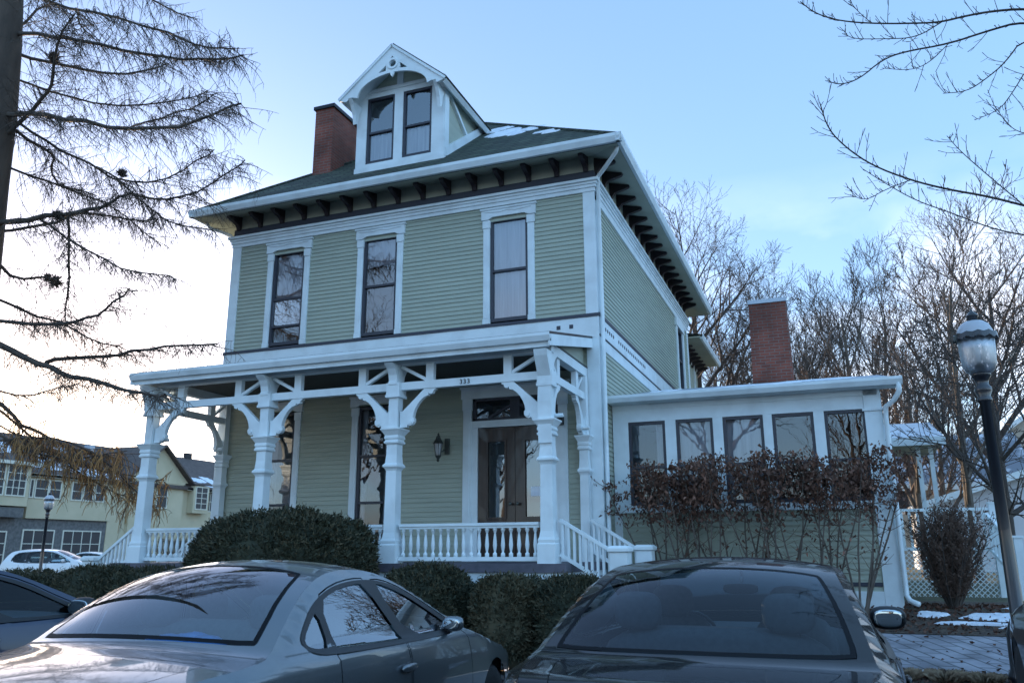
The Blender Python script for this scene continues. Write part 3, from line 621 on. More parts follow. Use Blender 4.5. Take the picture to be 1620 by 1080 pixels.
# front door
b = MB()
for a, c in ((DOOR[0] - .16, DOOR[0]), (DOOR[1], DOOR[1] + .16)):
    FRONT.box(b, a, c, .004, .04, ZF, 4.12); FRONT.box(b, a - .012, c + .012, .004, .055, 3.92, 4.11); FRONT.box(b, a + .04, c - .04, .04, .048, ZF + .2, 3.8)
FRONT.box(b, DOOR[0] - .2, DOOR[1] + .2, .004, .05, 4.12, 4.335); FRONT.box(b, DOOR[0] - .22, DOOR[1] + .22, .004, .075, 4.30, 4.335)
FRONT.box(b, DOOR[0], DOOR[1], -.06, .03, 3.60, 3.72); FRONT.box(b, DOOR[0], DOOR[0] + .11, -.06, .02, ZF, 3.60); FRONT.box(b, DOOR[1] - .11, DOOR[1], -.06, .02, ZF, 3.60)
hp(b, 'door_casing', 'white_trim')

b = MB(); u0, u1 = DOOR[0] + .02, DOOR[1] - .02
rects(b, FRONT, [(u0, u0 + .05, 3.72, 4.12), (u1 - .05, u1, 3.72, 4.12), (u0, u1, 3.72, 3.77), (u0, u1, 4.07, 4.119)], -.04, .01)
m_ = (u0 + u1) / 2; FRONT.box(b, m_ - .09, m_ + .09, -.03, .0, 3.77, 4.07)
for s in (1, -1):
    b.bar(FRONT.p(m_ + s * .09, -.015, 3.97), FRONT.p(m_ + s * .5, -.015, 3.77), .025, .05, up=(0, 0, 1))
tw = hp(b, 'transom_window', 'sash_dark'); b = MB(); b.add([FRONT.p(u0, -.03, 3.74), FRONT.p(u1, -.03, 3.74), FRONT.p(u1, -.03, 4.1), FRONT.p(u0, -.03, 4.1)], [(0, 1, 2, 3)]); hp(b, 'pane', 'old_glass', piece_of=tw)
b = MB(); q = FRONT.p; b.add([q(u0, -.07, 3.7), q(u1, -.07, 3.7), q(u1, -.07, 4.14), q(u0, -.07, 4.14), q(u0, -.9, 3.7), q(u1, -.9, 3.7), q(u1, -.9, 4.14), q(u0, -.9, 4.14)], [(4, 5, 6, 7), (0, 1, 5, 4), (2, 3, 7, 6), (1, 2, 6, 5), (3, 0, 4, 7)]); hp(b, 'room_interior', 'room_dark', piece_of=tw)
for a, c, s in ((DOOR[0] + .115, -1.524, 1), (-1.516, DOOR[1] - .115, -1)):
    b = MB(); g0, g1, h0, h1 = a + .17, c - .17, 2.05, 3.36
    rects(b, FRONT, [(a, g0, ZF + .02, 3.59), (g1, c, ZF + .02, 3.59), (g0, g1, h1, 3.59), (g0, g1, ZF + .02, h0)], -.055, -.01)
    FRONT.box(b, g0 + .04, g1 - .04, -.012, -.002, 1.5, 1.95)
    P = [(g0 - .02, h0 - .02), (g1 + .02, h0 - .02), (g1 + .02, h1 + .02), (g0 - .02, h1 + .02)]; Q = [(g0 + .015, h0 + .015), (g1 - .015, h0 + .015), (g1 - .015, h1 - .015), (g0 + .015, h1 - .015)]
    b.ring(P, Q, FRONT.p(0, 0.0, 0), (1, 0, 0), (0, 0, 1), (0, 1, 0), .02)
    dr_ = hp(b, 'front_door', 'door_wood'); b = MB(); b.add([q(g0, -.03, h0), q(g1, -.03, h0), q(g1, -.03, h1), q(g0, -.03, h1)], [(0, 1, 2, 3)]); hp(b, 'pane', 'window_glass', piece_of=dr_)
    b = MB(); b.add([q(g0 - .1, -.5, h0), q(g1 + .1, -.5, h0), q(g1 + .1, -.5, h1), q(g0 - .1, -.5, h1), q(g0, -.056, h0), q(g1, -.056, h0), q(g1, -.056, h1), q(g0, -.056, h1)], [(0, 1, 2, 3), (0, 1, 5, 4), (2, 3, 7, 6), (1, 2, 6, 5), (3, 0, 4, 7)]); hp(b, 'room_interior', 'room_dark', piece_of=dr_)
    b = MB(); xk = c - .06 if s > 0 else a + .06; b.lathe(FRONT.p(xk, -.01, 2.28), [(.012, 0), (.012, -.05), (.028, -.06), (.028, -.085), (.01, -.09)], 12, 'y'); hp(b, 'door_knob', 'pewter', True, piece_of=dr_)
    if s < 0:
        b = MB(); FRONT.box(b, g0 + .10, g0 + .30, -.026, -.022, 2.40, 2.56)
        tag(b.build('paper_notice', 'snow', None, shift=(g0 + .2, .02, 2.48)), 'small white paper notice taped inside the right door glass', 'notice').location = (g0 + .2, .02, 2.48)
# wall lantern and security light on the porch wall
b = MB(); c0 = Vector((-2.88, -.20, 0)); b.box(-2.83, -2.74, -.05, -.024, 3.16, 3.44)
b.tube([(-2.79, -.05, 3.28), (-2.82, -.12, 3.22), (-2.88, -.2, 3.16)], .012, 6)
b.lathe((*c0[:2], 0), [(.01, 3.02), (.03, 3.05), (.02, 3.07), (.05, 3.11), (.06, 3.13), (.03, 3.14)], 8); b.lathe((*c0[:2], 0), [(.10, 3.335), (.085, 3.36), (.05, 3.42), (.04, 3.46), (.015, 3.49), (.02, 3.51), (.004, 3.53)], 8)
for k in range(6):
    a = 2 * pi * k / 6; b.tube([c0 + Vector((.05 * cos(a), .05 * sin(a), 3.12)), c0 + Vector((.085 * cos(a), .085 * sin(a), 3.34))], .006, 5)
ln = hp(b, 'wall_lantern', 'pewter'); b = MB(); b.lathe((*c0[:2], 0), [(.045, 3.13), (.08, 3.335)], 12); hp(b, 'lantern_glass', 'lamp_glass', piece_of=ln)
b = MB(); b.box(-.70, -.61, -.17, -.03, 3.56, 3.70); b.box(-.68, -.63, -.20, -.17, 3.58, 3.65); hp(b, 'security_light', 'metal_dark')

# ------------------------------------------------------------------ sunroom wing
SW = [(.30, .94), (1.12, 1.74), (1.90, 2.55), (2.69, 3.33), (3.49, 4.11)]; SZ0, SZ1 = 2.24, 3.66
siding(SUNF, .03, 4.09, .9, 2.12, [], 'sunroom_siding'); siding(SUNR, .78, 5, .9, 2.12, [], 'sunroom_siding')
b = MB(); e = [0.03] + [x for s in SW for x in s] + [4.09]
for a, c in zip(e[0::2], e[1::2]): SUNF.box(b, a, c, 0, .03, SZ0, SZ1)
SUNF.box(b, .03, 4.09, 0, .03, SZ1 + .001, 3.98); SUNF.box(b, 0.03, 4.09, 0, .05, 2.12, 2.239); SUNF.box(b, 4.092, 4.33, 0, .045, .66, 3.98); SUNF.box(b, .0, .14, 0.0, .04, .66, 2.119)
SUNF.box(b, .14, 4.09, 0, .04, .60, .90); SUNF.box(b, 4.06, 4.36, 0, .07, 3.62, 3.66)
SUNR.box(b, .78, 5, 0, .03, 2.12, 3.98); SUNR.box(b, .78, 1.0, .031, .05, .66, 3.98); b.add([(4.3, .78, 3.98), (4.3, 5, 3.98), (4.3, 5, 4.9)], [(0, 1, 2)])
b.box(.0, 4.3, 4.98, 5.0, .7, 4.9)
st = hp(b, 'sunroom_wall', 'white_trim'); b = MB(); SUNF.box(b, 3.6, 4.085, .0, .03, .97, 1.03); hp(b, 'crawlspace_vent', 'dark_band', piece_of=st)
for i, (a, c) in enumerate(SW):
    window(SUNF, a, c, SZ0, SZ1, rails=(.45,), flare=.05, fw=.05, deep=1.6, glass='sunroom_glass', curtain=[(0.02, .98)] if i in (1, 2) else ([(.72, .98)] if i == 0 else None), cover=(.0, 1) if i in (1, 2) else (.5, 1), cmat='curtain_lace', lab='sunroom window, number %s from the house corner' % ['one', 'two', 'three', 'four', 'five'][i])
b = MB(); b.hexa([(.0, .50, 4.03), (4.62, .50, 4.03), (4.62, 5.05, 4.96), (.0, 5.05, 4.96), (.0, .50, 4.075), (4.62, .50, 4.075), (4.62, 5.05, 5.005), (.0, 5.05, 5.005)])
sr = hp(b, 'sunroom_roof', 'galvanised')
b = MB(); gutter(b, [(.03, .50, 3.985), (4.66, .50, 3.985)], .10); b.hexa([(4.6, .48, 3.93), (4.64, .48, 3.93), (4.64, 5.05, 4.82), (4.6, 5.05, 4.82), (4.6, .48, 4.03), (4.64, .48, 4.03), (4.64, 5.05, 4.95), (4.6, 5.05, 4.95)]); b.box(.03, 4.6, .50, .78, 3.96, 3.985)
b.box(.03, 4.30, .735, .775, 3.87, 3.96)
hp(b, 'sunroom_fascia', 'white_trim', piece_of=sr)
b = MB(); b.hexa([(4.31, .52, 3.97), (4.59, .52, 3.97), (4.59, 5, 4.87), (4.31, 5, 4.87), (4.31, .52, 3.99), (4.59, .52, 3.99), (4.59, 5, 4.89), (4.31, 5, 4.89)]); hp(b, 'sunroom_soffit', 'soffit_cream', piece_of=sr)
b = MB(); b.tube([(4.60, .46, 4.0), (4.60, .48, 3.86), (4.52, .58, 3.74), (4.40, .66, 3.66), (4.385, .68, 3.5), (4.385, .68, .86), (4.42, .62, .78), (4.52, .5, .74)], .04, 8); hp(b, 'downspout', 'white_trim', True)
b = MB(); b.hexa([(2.11, 5.06, 4.4), (2.98, 5.06, 4.4), (2.98, 5.8, 4.4), (2.11, 5.8, 4.4), (2.16, 5.06, 6.80), (2.94, 5.06, 6.80), (2.94, 5.8, 6.80), (2.16, 5.8, 6.80)])
ch = hp(b, 'chimney', 'red_brick'); ch['label'] = 'tall red brick chimney behind the sunroom roof'; b = MB(); b.box(2.14, 2.96, 5.03, 5.83, 6.80, 6.885); hp(b, 'chimney_cap', 'galvanised', piece_of=ch)
b = MB()
for s, (x, y, rx, ry) in enumerate([(3.5, 3.6, .7, .9), (1.5, 1.4, .8, .3), (2.4, 2.6, .9, .5), (.5, 3.2, .3, .9)]): b = MB(); blob(b, x, y, rx, ry, lambda x, y: 4.075 + (y - .5) * .2044, seed=s + 11, th=.02); hp(b, 'snow_patch', 'snow', piece_of=sr)

# ------------------------------------------------------------------ cars
mat('paint_grey_green', (.145, .17, .19), .30, metal=.7, coat=1., col2=(.175, .19, .20), scale=2.5, detail=8)
mat('paint_black', (.006, .007, .008), .5, metal=.0, coat=.7, spec=.05, col2=(.012, .012, .013), scale=3, detail=8)
mat('paint_navy', (.016, .026, .06), .28, metal=.5, coat=1.)
mat('paint_charcoal', (.022, .020, .024), .32, metal=.5, coat=.8)
mat('paint_white', (.72, .74, .76), .3, coat=1.)
mat('rubber', (.012, .012, .013), .75); mat('car_trim', (.012, .013, .016), .45); mat('car_inside', (.11, .12, .13), .85); mat('seat_cloth', (.085, .09, .10), .9, col2=(.065, .07, .08), scale=30)
mat('alloy', (.55, .56, .58), .28, metal=.9); mat('mirror_glass', (.42, .47, .5), .03, metal=1.)
mat('lens_red', (.28, .01, .012), .15, coat=1.); mat('lens_clear', (.55, .57, .6), .12, metal=.3, coat=1.); mat('plate_white', (.6, .62, .65), .5); mat('blue_bag', (.04, .22, .62), .35); mat('frit', (.006, .007, .009), .6, spec=.1)
import numpy as np
def chaikin(P, n=2, closed=True):
    for _ in range(n):
        Q = []; k = len(P)
        for i in range(k if closed else k - 1):
            a, c = P[i], P[(i + 1) % k]; Q += [(a[0] * .75 + c[0] * .25, a[1] * .75 + c[1] * .25), (a[0] * .25 + c[0] * .75, a[1] * .25 + c[1] * .75)]
        if not closed: Q = [P[0]] + Q + [P[-1]]
        P = Q
    return P
def dense(P, s, closed=True):
    Q = []; k = len(P)
    for i in range(k if closed else k - 1):
        a, c = P[i], P[(i + 1) % k]; m = max(1, int(math.hypot(c[0] - a[0], c[1] - a[1]) / s))
        Q += [(a[0] + (c[0] - a[0]) * j / m, a[1] + (c[1] - a[1]) * j / m) for j in range(m)]
    if not closed: Q.append(P[-1])
    return Q
def offs(P, d):
    k = len(P); ar = sum(P[i][0] * P[(i + 1) % k][1] - P[(i + 1) % k][0] * P[i][1] for i in range(k)); s = 1 if ar > 0 else -1; Q = []
    for i in range(k):
        a, p, c = P[i - 1], P[i], P[(i + 1) % k]; tx_, ty_ = c[0] - a[0], c[1] - a[1]; l = math.hypot(tx_, ty_) or 1
        Q.append((p[0] + s * ty_ / l * d, p[1] - s * tx_ / l * d))
    return Q
def inpoly(x, y, P):
    r = np.zeros(x.shape, bool); j = len(P) - 1
    for i in range(len(P)):
        xi, yi = P[i]; xj, yj = P[j]
        if yi != yj:
            c = ((yi > y) != (yj > y)) & (x < (xj - xi) * (y - yi) / (yj - yi) + xi); r ^= c
        j = i
    return r
def sheet(outline, holes, fmap, step, name, m, parent, eps=.012, flip=False, st=None):
    """triangulate a 2-D region with holes and lay it on the surface fmap(p, q) -> Vector, with true surface normals"""
    st = st or step
    loops = [dense(outline, step)] + [dense(h, step) for h in holes]
    V = []; E = []
    for L in loops:
        s = len(V); V += [Vector(p) for p in L]; E += [(s + i, s + (i + 1) % len(L)) for i in range(len(L))]
    xs = [p[0] for p in loops[0]]; ys = [p[1] for p in loops[0]]
    gx, gy = np.meshgrid(np.arange(min(xs) + st / 2, max(xs), st), np.arange(min(ys) + st / 2, max(ys), st)); gx = gx.ravel(); gy = gy.ravel()
    ok = inpoly(gx, gy, loops[0])
    for h in loops[1:]: ok &= ~inpoly(gx, gy, h)
    allb = np.array([tuple(p) for p in V]); gx, gy = gx[ok], gy[ok]
    if len(gx):
        d = np.sqrt(((gx[:, None] - allb[None, :, 0]) ** 2 + (gy[:, None] - allb[None, :, 1]) ** 2).min(1)); k = d > step * .4
        V += [Vector(p) for p in zip(gx[k], gy[k])]
    ov, oe, of, *_ = geometry.delaunay_2d_cdt(V, E, [], 0, 1e-6)
    cxs = np.array([sum(ov[i][0] for i in f) / 3 for f in of]); cys = np.array([sum(ov[i][1] for i in f) / 3 for f in of])
    ok = inpoly(cxs, cys, loops[0])
    for h in loops[1:]: ok &= ~inpoly(cxs, cys, h)
    fs = [tuple(f) if not flip else tuple(f)[::-1] for f, o_ in zip(of, ok) if o_]
    used = sorted({i for f in fs for i in f}); rm = {a: i for i, a in enumerate(used)}
    P3 = []; Nn = []
    for i in used:
        x, y = ov[i]; p = fmap(x, y); a = fmap(x + eps, y) - fmap(x - eps, y); c = fmap(x, y + eps) - fmap(x, y - eps); n = a.cross(c)
        n = n.normalized() if n.length > 1e-12 else Vector((0, 0, 1)); P3.append(p); Nn.append(-n if flip else n)
    me = bpy.data.meshes.new(name); me.from_pydata(P3, [], [tuple(rm[i] for i in f) for f in fs]); me.materials.append(MAT[m])
    me.polygons.foreach_set('use_smooth', [True] * len(me.polygons)); me.update(); me.normals_split_custom_set_from_vertices(Nn)
    o = bpy.data.objects.new(name, me); COL.objects.link(o); o.parent = parent; return o
def interp(P, x):
    if x <= P[0][0]: return P[0][1]
    for (a, fa), (c, fc) in zip(P, P[1:]):
        if x <= c:
            t = (x - a) / (c - a); return fa + (fc - fa) * t
    return P[-1][1]
def smooth_interp(P):
    """Catmull-Rom through (x, f) knots with monotone x"""
    xs = [p[0] for p in P]; fs_ = [p[1] for p in P]; n = len(P)
    m = [0] * n
    for i in range(n):
        if 0 < i < n - 1:
            d0 = (fs_[i] - fs_[i - 1]) / (xs[i] - xs[i - 1]); d1 = (fs_[i + 1] - fs_[i]) / (xs[i + 1] - xs[i]); m[i] = 0 if d0 * d1 <= 0 else 2 * d0 * d1 / (d0 + d1)
    def f(x):
        if x <= xs[0]: return fs_[0]
        if x >= xs[-1]: return fs_[-1]
        for i in range(n - 1):
            if x <= xs[i + 1]:
                h = xs[i + 1] - xs[i]; t = (x - xs[i]) / h
                return fs_[i] * (2 * t ** 3 - 3 * t ** 2 + 1) + m[i] * h * (t ** 3 - 2 * t ** 2 + t) + fs_[i + 1] * (-2 * t ** 3 + 3 * t ** 2) + m[i + 1] * h * (t ** 3 - t ** 2)
    return f
def make_car(spec, label, loc, rz, paint, glass='car_glass', detail=1., group=None, cat='car'):
    S = spec; rt = root('parked_car', label, cat, loc, rz, group)
    step = .055 / detail
    E0 = S['edge']                    # silhouette of the shoulder/roof edge: [(y, z)], front bottom -> roof -> rear bottom
    EK = chaikin(E0, 3, closed=False)
    ea = np.array(EK); seg = np.sqrt((np.diff(ea, axis=0) ** 2).sum(1)); T = np.concatenate([[0], np.cumsum(seg)]); LT = T[-1]
    def e_at(t):
        t = min(max(t, 0), LT); i = min(int(np.searchsorted(T, t, 'right')) - 1, len(T) - 2); f = (t - T[i]) / (T[i + 1] - T[i]); a, c = EK[i], EK[i + 1]
        return (a[0] + (c[0] - a[0]) * f, a[1] + (c[1] - a[1]) * f)
    A0 = ea[:-1]; AB = ea[1:] - ea[:-1]; AB2 = (AB ** 2).sum(1)
    def edist(y, z):
        p = np.array((y, z)); k = np.clip(((p - A0) * AB).sum(1) / AB2, 0, 1); return float(np.sqrt((((A0 + AB * k[:, None]) - p) ** 2).sum(1).min()))
    def t_of(y, z):
        p = np.array((y, z)); k = np.clip(((p - A0) * AB).sum(1) / AB2, 0, 1); d = (((A0 + AB * k[:, None]) - p) ** 2).sum(1); i = int(d.argmin()); return float(T[i] + k[i] * seg[i])
    belt = smooth_interp(S['belt']); plan = smooth_interp(S['plan']); tum = S.get('tumble', .42); RR = S.get('round', .04)
    def xs(y, z, rnd=True):
        hb = plan(y); zb = belt(y)
        low = hb - .10 * max(0, (.50 - z) / .35) ** 2 - .035 * max(0, (z - .62) / (zb - .62)) ** 2
        if z > zb:
            h_ = z - zb; low = hb - .035 - .045 * min(1, h_ / .05) - tum * max(0, h_ - .02) - .10 * max(0, h_ - .2) ** 2 * 2
        if rnd:
            d = edist(y, z)
            if d < RR: low -= RR * (1 - sqrt(max(0, 1 - (1 - d / RR) ** 2)))
        return low
    crown = smooth_interp(S['crown']); bow = smooth_interp(S['bow'])   # functions of t/LT
    hwc = {}
    def hw_raw(t):
        k = round(t, 3)
        if k not in hwc: y, z = e_at(k); hwc[k] = xs(y, z, False) - RR
        return hwc[k]
    def hw(t):
        a = math.floor(t * 25) / 25; f = (t - a) * 25; f = f * f * (3 - 2 * f); return hw_raw(a) * (1 - f) + hw_raw(a + .04) * f
    def top(t, v, off=0.):
        y, z = e_at(t); s = 1 - abs(v) ** 2.2; q = t / LT
        return Vector((hw(t) * v, y + bow(q) * s, z + crown(q) * s + off))
    side = lambda s_, off=0.: (lambda y, z: Vector((s_ * (xs(y, z) + off), y, z)))
    # side panels
    zs = .20; wr = S['wr']; arch = S['arch']; AX_ = S['axles']
    bot = []
    y1, y0 = E0[0][0], E0[-1][0]
    out_ = list(EK)
    rear_b, front_b = out_[-1], out_[0]
    low = [(rear_b[0], zs)]
    for ya in sorted(AX_):
        low += [(ya + arch * cos(a), wr + arch * sin(a)) for a in [pi - i * pi / 14 for i in range(15)] if wr + arch * sin(a) > zs - .001]
    low += [(front_b[0], zs)]
    side_out = out_ + low
    # remove duplicates
    so_ = [side_out[0]]
    for p in side_out[1:]:
        if math.hypot(p[0] - so_[-1][0], p[1] - so_[-1][1]) > .004: so_.append(p)
    doors = S['doors']; wins = S['windows']       # windows: (polygon, door index or None)
    for s_ in (1, -1):
        fl = s_ > 0
        hs = [offs(d, .004) for d in doors] + [offs(wp, .008) for wp, di in wins if di is None]
        o = sheet(so_, hs, side(s_), step, 'body_side', paint, rt, flip=not fl)
        for di, d in enumerate(doors):
            dh = [offs(wp, .008) for wp, k in wins if k == di]
            dr_ = sheet(offs(d, -.004), dh, side(s_), step, 'door', paint, rt, flip=not fl)
            if di < len(S['handles']) and detail > .6:
                hy, hz = S['handles'][di]; b = MB(); rot = None
                b.ellipsoid(side(s_, .018)(hy, hz), (.016, .105, .022), .8, 12, 8); b.build('door_handle', paint, dr_, True)
                b = MB(); b.ellipsoid(side(s_, -.004)(hy + .02, hz - .006), (.012, .06, .036), 1, 12, 8); b.build('handle_recess', 'car_trim', dr_, True)
            for wp, k in wins:
                if k == di:
                    sheet(wp, [], side(s_, -.006), step * 1.3, 'side_window', S.get('side_glass', glass), dr_, flip=not fl)
        for wp, k in wins:
            if k is None:
                sheet(wp, [], side(s_, -.006), step * 1.3, 'quarter_window', S.get('side_glass', glass), o, flip=not fl)
        sheet(S['dlo'], [wp for wp, k in wins], side(s_, .004), step, 'window_surround', 'car_trim', o, flip=not fl)
    # top skin
    t_w = [t_of(*p) for p in S['screen_pts']]     # windscreen base, windscreen top, rear window top, rear window base (edge points)
    def scr(ta, tb, va, vb, n=8):                 # outline in (t, v)
        return [(ta, -va), (ta, 0), (ta, va)], None
    def glass_poly(ta, tb, va, vb, r=.05):
        # ta lower edge, tb upper edge; half-widths va, vb in v; rounded corners
        P = [(ta, -va + .03), (ta, va - .03), (ta + (tb - ta) * .10, va), (tb - (tb - ta) * .10, vb), (tb, vb - .06), (tb, -vb + .06), (tb - (tb - ta) * .10, -vb), (ta + (tb - ta) * .10, -va)]
        return chaikin(P, 2)
    g1 = glass_poly(t_w[0], t_w[1], S['gv'][0], S['gv'][1]); g2 = glass_poly(t_w[3], t_w[2], S['gv'][3], S['gv'][2])
    eps_t = .002
    outl = [(eps_t, -1), (LT - eps_t, -1), (LT - eps_t, 1), (eps_t, 1)]
    th0, th1 = t_of(*S['hood'][0]), t_of(*S['hood'][1]); tt0, tt1 = t_of(*S['trunk'][0]), t_of(*S['trunk'][1])
    hood = chaikin([(th0, -.80), (th1, -.86), (th1, .86), (th0, .80)], 2); trunk = chaikin([(tt0, -S['tv']), (tt0 * .9 + tt1 * .1, -S['tv']), (tt1, -S['tv'] * .96), (tt1, S['tv'] * .96), (tt0 * .9 + tt1 * .1, S['tv']), (tt0, S['tv'])], 2)
    sc = lambda P, k: [(p[0] + (p[0] - sum(q[0] for q in P) / len(P)) * 0 , p[1]) for p in P]
    skin = sheet(outl, [offs(g1, .004), offs(g2, .004), offs(hood, .003), offs(trunk, .003)], top, step, 'body_top', paint, rt, st=step * 1.1)
    sheet(offs(hood, -.003), [], top, step, 'hood', paint, rt); tl_ = sheet(offs(trunk, -.003), [], top, step, 'trunk_lid', paint, rt)
    for g, nm in ((g1, 'windscreen'), (g2, 'rear_window')):
        inn = offs(g, -.022 if nm == 'windscreen' else -.03)
        gl = sheet(inn, [], lambda t, v: top(t, v, .001), step * 1.2, nm, glass, rt)
        sheet(offs(g, -.0), [inn], lambda t, v: top(t, v, .002), step, 'window_surround', 'frit', gl)
        if nm == 'rear_window' and detail > .9:
            ta, tb = t_w[3], t_w[2]; b = MB()
    # dark inner tub and underbody
    b = MB(); ys = [rear_b[0] + .15 + (front_b[0] - rear_b[0] - .3) * i / 16 for i in range(17)]; prof = []
    yA, yB = S['screen_pts'][3][0] - .10, S['screen_pts'][0][0] + .1
    for y in ys:
        hb = plan(y) - .07; zb = belt(y) - .05; inside = yA < y < yB
        zt_ = .42 if inside else min(zb, interp(sorted(EK), y) if False else zb) - .05
        prof.append([(-hb, y, .22), (-hb, y, zb - .04), (-hb + .08, y, zb - .05 if inside else zt_), (-hb + .10, y, zt_), (hb - .10, y, zt_), (hb - .08, y, zb - .05 if inside else zt_), (hb, y, zb - .04), (hb, y, .22)])
    k = 8; b.add([p for r in prof for p in r], [(i * k + j, i * k + (j + 1) % k, (i + 1) * k + (j + 1) % k, (i + 1) * k + j) for i in range(16) for j in range(k)]); b.build('floor_pan', 'car_inside', rt)
    # parcel shelf, dashboard, seats
    yr = S['screen_pts'][3][0]; yf = S['screen_pts'][0][0]; zb = belt(yr); hb = plan(yr) - .14
    b = MB(); b.box(-hb, hb, yr - .12, yr + .42, zb - .10, zb - .06); b.build('parcel_shelf', 'car_inside', rt)
    b = MB(); b.ellipsoid((0, yf - .25, belt(yf) - .08), (hb, .32, .14), .6, 16, 10); b.build('dashboard', 'car_inside', rt, True)
    def seat(x, y, w_, hd=True):
        b = MB(); b.ellipsoid((x, y + .28, .48), (w_, .30, .11), .5); b.ellipsoid((x, y, .76), (w_, .10, .34), .5, rot=Matrix.Rotation(.22, 3, 'X')); st_ = b.build('seat', 'seat_cloth', rt, True)
        if hd:
            for xx in ([x] if w_ < .4 else [x - w_ * .62, x + w_ * .62]):
                b = MB(); b.ellipsoid((xx, y - .10, S.get('hrz', 1.14)), (.13, .055, .095), .65); b.tube([(xx - .05, y - .08, .98), (xx - .05, y - .09, 1.1)], .007); b.tube([(xx + .05, y - .08, .98), (xx + .05, y - .09, 1.1)], .007); b.build('headrest', 'seat_cloth', st_, True)
    seat(-.36, yf - 1.25, .25); seat(.36, yf - 1.25, .25); seat(0, yr + .62, .62)
    if detail > .9:
        b = MB(); c = Vector((-.36, yf - .62, .88)); ring_ = [c + Vector((.18 * cos(a), .09 * sin(a) * -.5, .18 * sin(a))) for a in [2 * pi * i / 20 for i in range(21)]]; b.tube(ring_, .014, 6); b.build('steering_wheel', 'car_trim', rt, True)
        b = MB(); c = Vector((0, yf - .72, S['mz'])); b.ellipsoid(c, (.12, .02, .035), .6); b.tube([c, c + Vector((0, .12, .06))], .01); b.build('rear_view_mirror', 'car_trim', rt, True)
    # wheels
    for ya in AX_:
        for s_ in (1, -1):
            x = s_ * (plan(ya) - .035); b = MB(); r = wr; wd = .2; i = -s_
            pr_ = [(r * .62, 0), (r * .66, .0), (r * .9, -.002), (r * .985, .02), (r, .05), (r, wd - .05), (r * .97, wd - .01), (r * .6, wd)]
            b.lathe((x, ya, wr), [(rr, -s_ * h) for rr, h in pr_], 36, 'x'); wh = b.build('wheel', 'rubber', rt, True)
            b = MB(); b.lathe((x, ya, wr), [(r * .65, -s_ * .002), (r * .60, -s_ * .012), (r * .58, -s_ * .06), (.02, -s_ * .065)], 32, 'x'); 
            for q in range(S.get('spokes', 7)):
                a = 2 * pi * q / S.get('spokes', 7); o_ = Vector((x - s_ * .03, ya, wr)); p1 = o_ + Vector((s_ * .018, cos(a) * .05, sin(a) * .05)); p2 = o_ + Vector((s_ * .012, cos(a) * r * .6, sin(a) * r * .6)); b.bar(p1, p2, .05, .02, up=(1, 0, 0))
            b.lathe((x, ya, wr), [(.06, -s_ * .03), (.055, s_ * .0 - s_ * .004), (.02, -s_ * .002)], 16, 'x'); b.build('rim', 'alloy', wh, False)
            b = MB(); b.lathe((x - s_ * .05, ya, wr), [(arch - .005, 0), (arch - .005, -s_ * .22)], 24, 'x'); b.build('wheel_well', 'car_trim', rt)
    # door mirrors
    my, mz = S['mirror']
    for s_ in (1, -1):
        px = xs(my, mz, False); b = MB(); c = Vector((s_ * (px + .13), my - .02, mz)); ms = S.get('mirror_size', 1); c.x -= s_ * .115 * (1 - ms); b.ellipsoid(c, (.115 * ms, .065 * ms, .075 * ms), .75, 16, 10)
        b.tube([Vector((s_ * (px - .02), my + .02, mz - .05)), Vector((s_ * (px + .06), my, mz - .03))], [.035, .03], 8); mr = b.build('door_mirror', S.get('mirror_mat', paint), rt, True)
        b = MB(); b.ellipsoid(c + Vector((0, -.061 * ms, .0)), (.095 * ms, .006, .056 * ms), .7, 20, 8, rot=Matrix.Rotation(s_ * .10, 3, 'Z') @ Matrix.Rotation(.03, 3, 'X')); b.build('mirror_glass', 'mirror_glass', mr, True)
    # lights, plate
    for s_ in (1, -1):
        ta = t_of(*S['tail'][0]); tb = t_of(*S['tail'][1]); P = [(ta, .60 * s_), (ta, .985 * s_), (tb, .985 * s_), (tb, .64 * s_)]
        if s_ < 0: P = P[::-1]
        sheet(chaikin(P, 1), [], lambda t, v: top(t, v) + Vector((0, -.006, .004)), .04, 'tail_light', 'lens_red', rt)
        ta = t_of(*S['head'][0]); tb = t_of(*S['head'][1]); P = [(ta, .60 * s_), (ta, .985 * s_), (tb, .985 * s_), (tb, .66 * s_)]
        if s_ > 0: P = P[::-1]
        sheet(chaikin(P, 1), [], lambda t, v: top(t, v) + Vector((0, .006, .004)), .04, 'headlight', 'lens_clear', rt, flip=True)
    ta = t_of(*S['plate'][0]); tb = t_of(*S['plate'][1]); sheet([(ta, -.20), (tb, -.20), (tb, .20), (ta, .20)], [], lambda t, v: top(t, v) + Vector((0, -.008, .002)), .05, 'number_plate', 'plate_white', rt)
    return rt, dict(top=top, t_of=t_of, xs=xs, e_at=e_at, LT=LT)
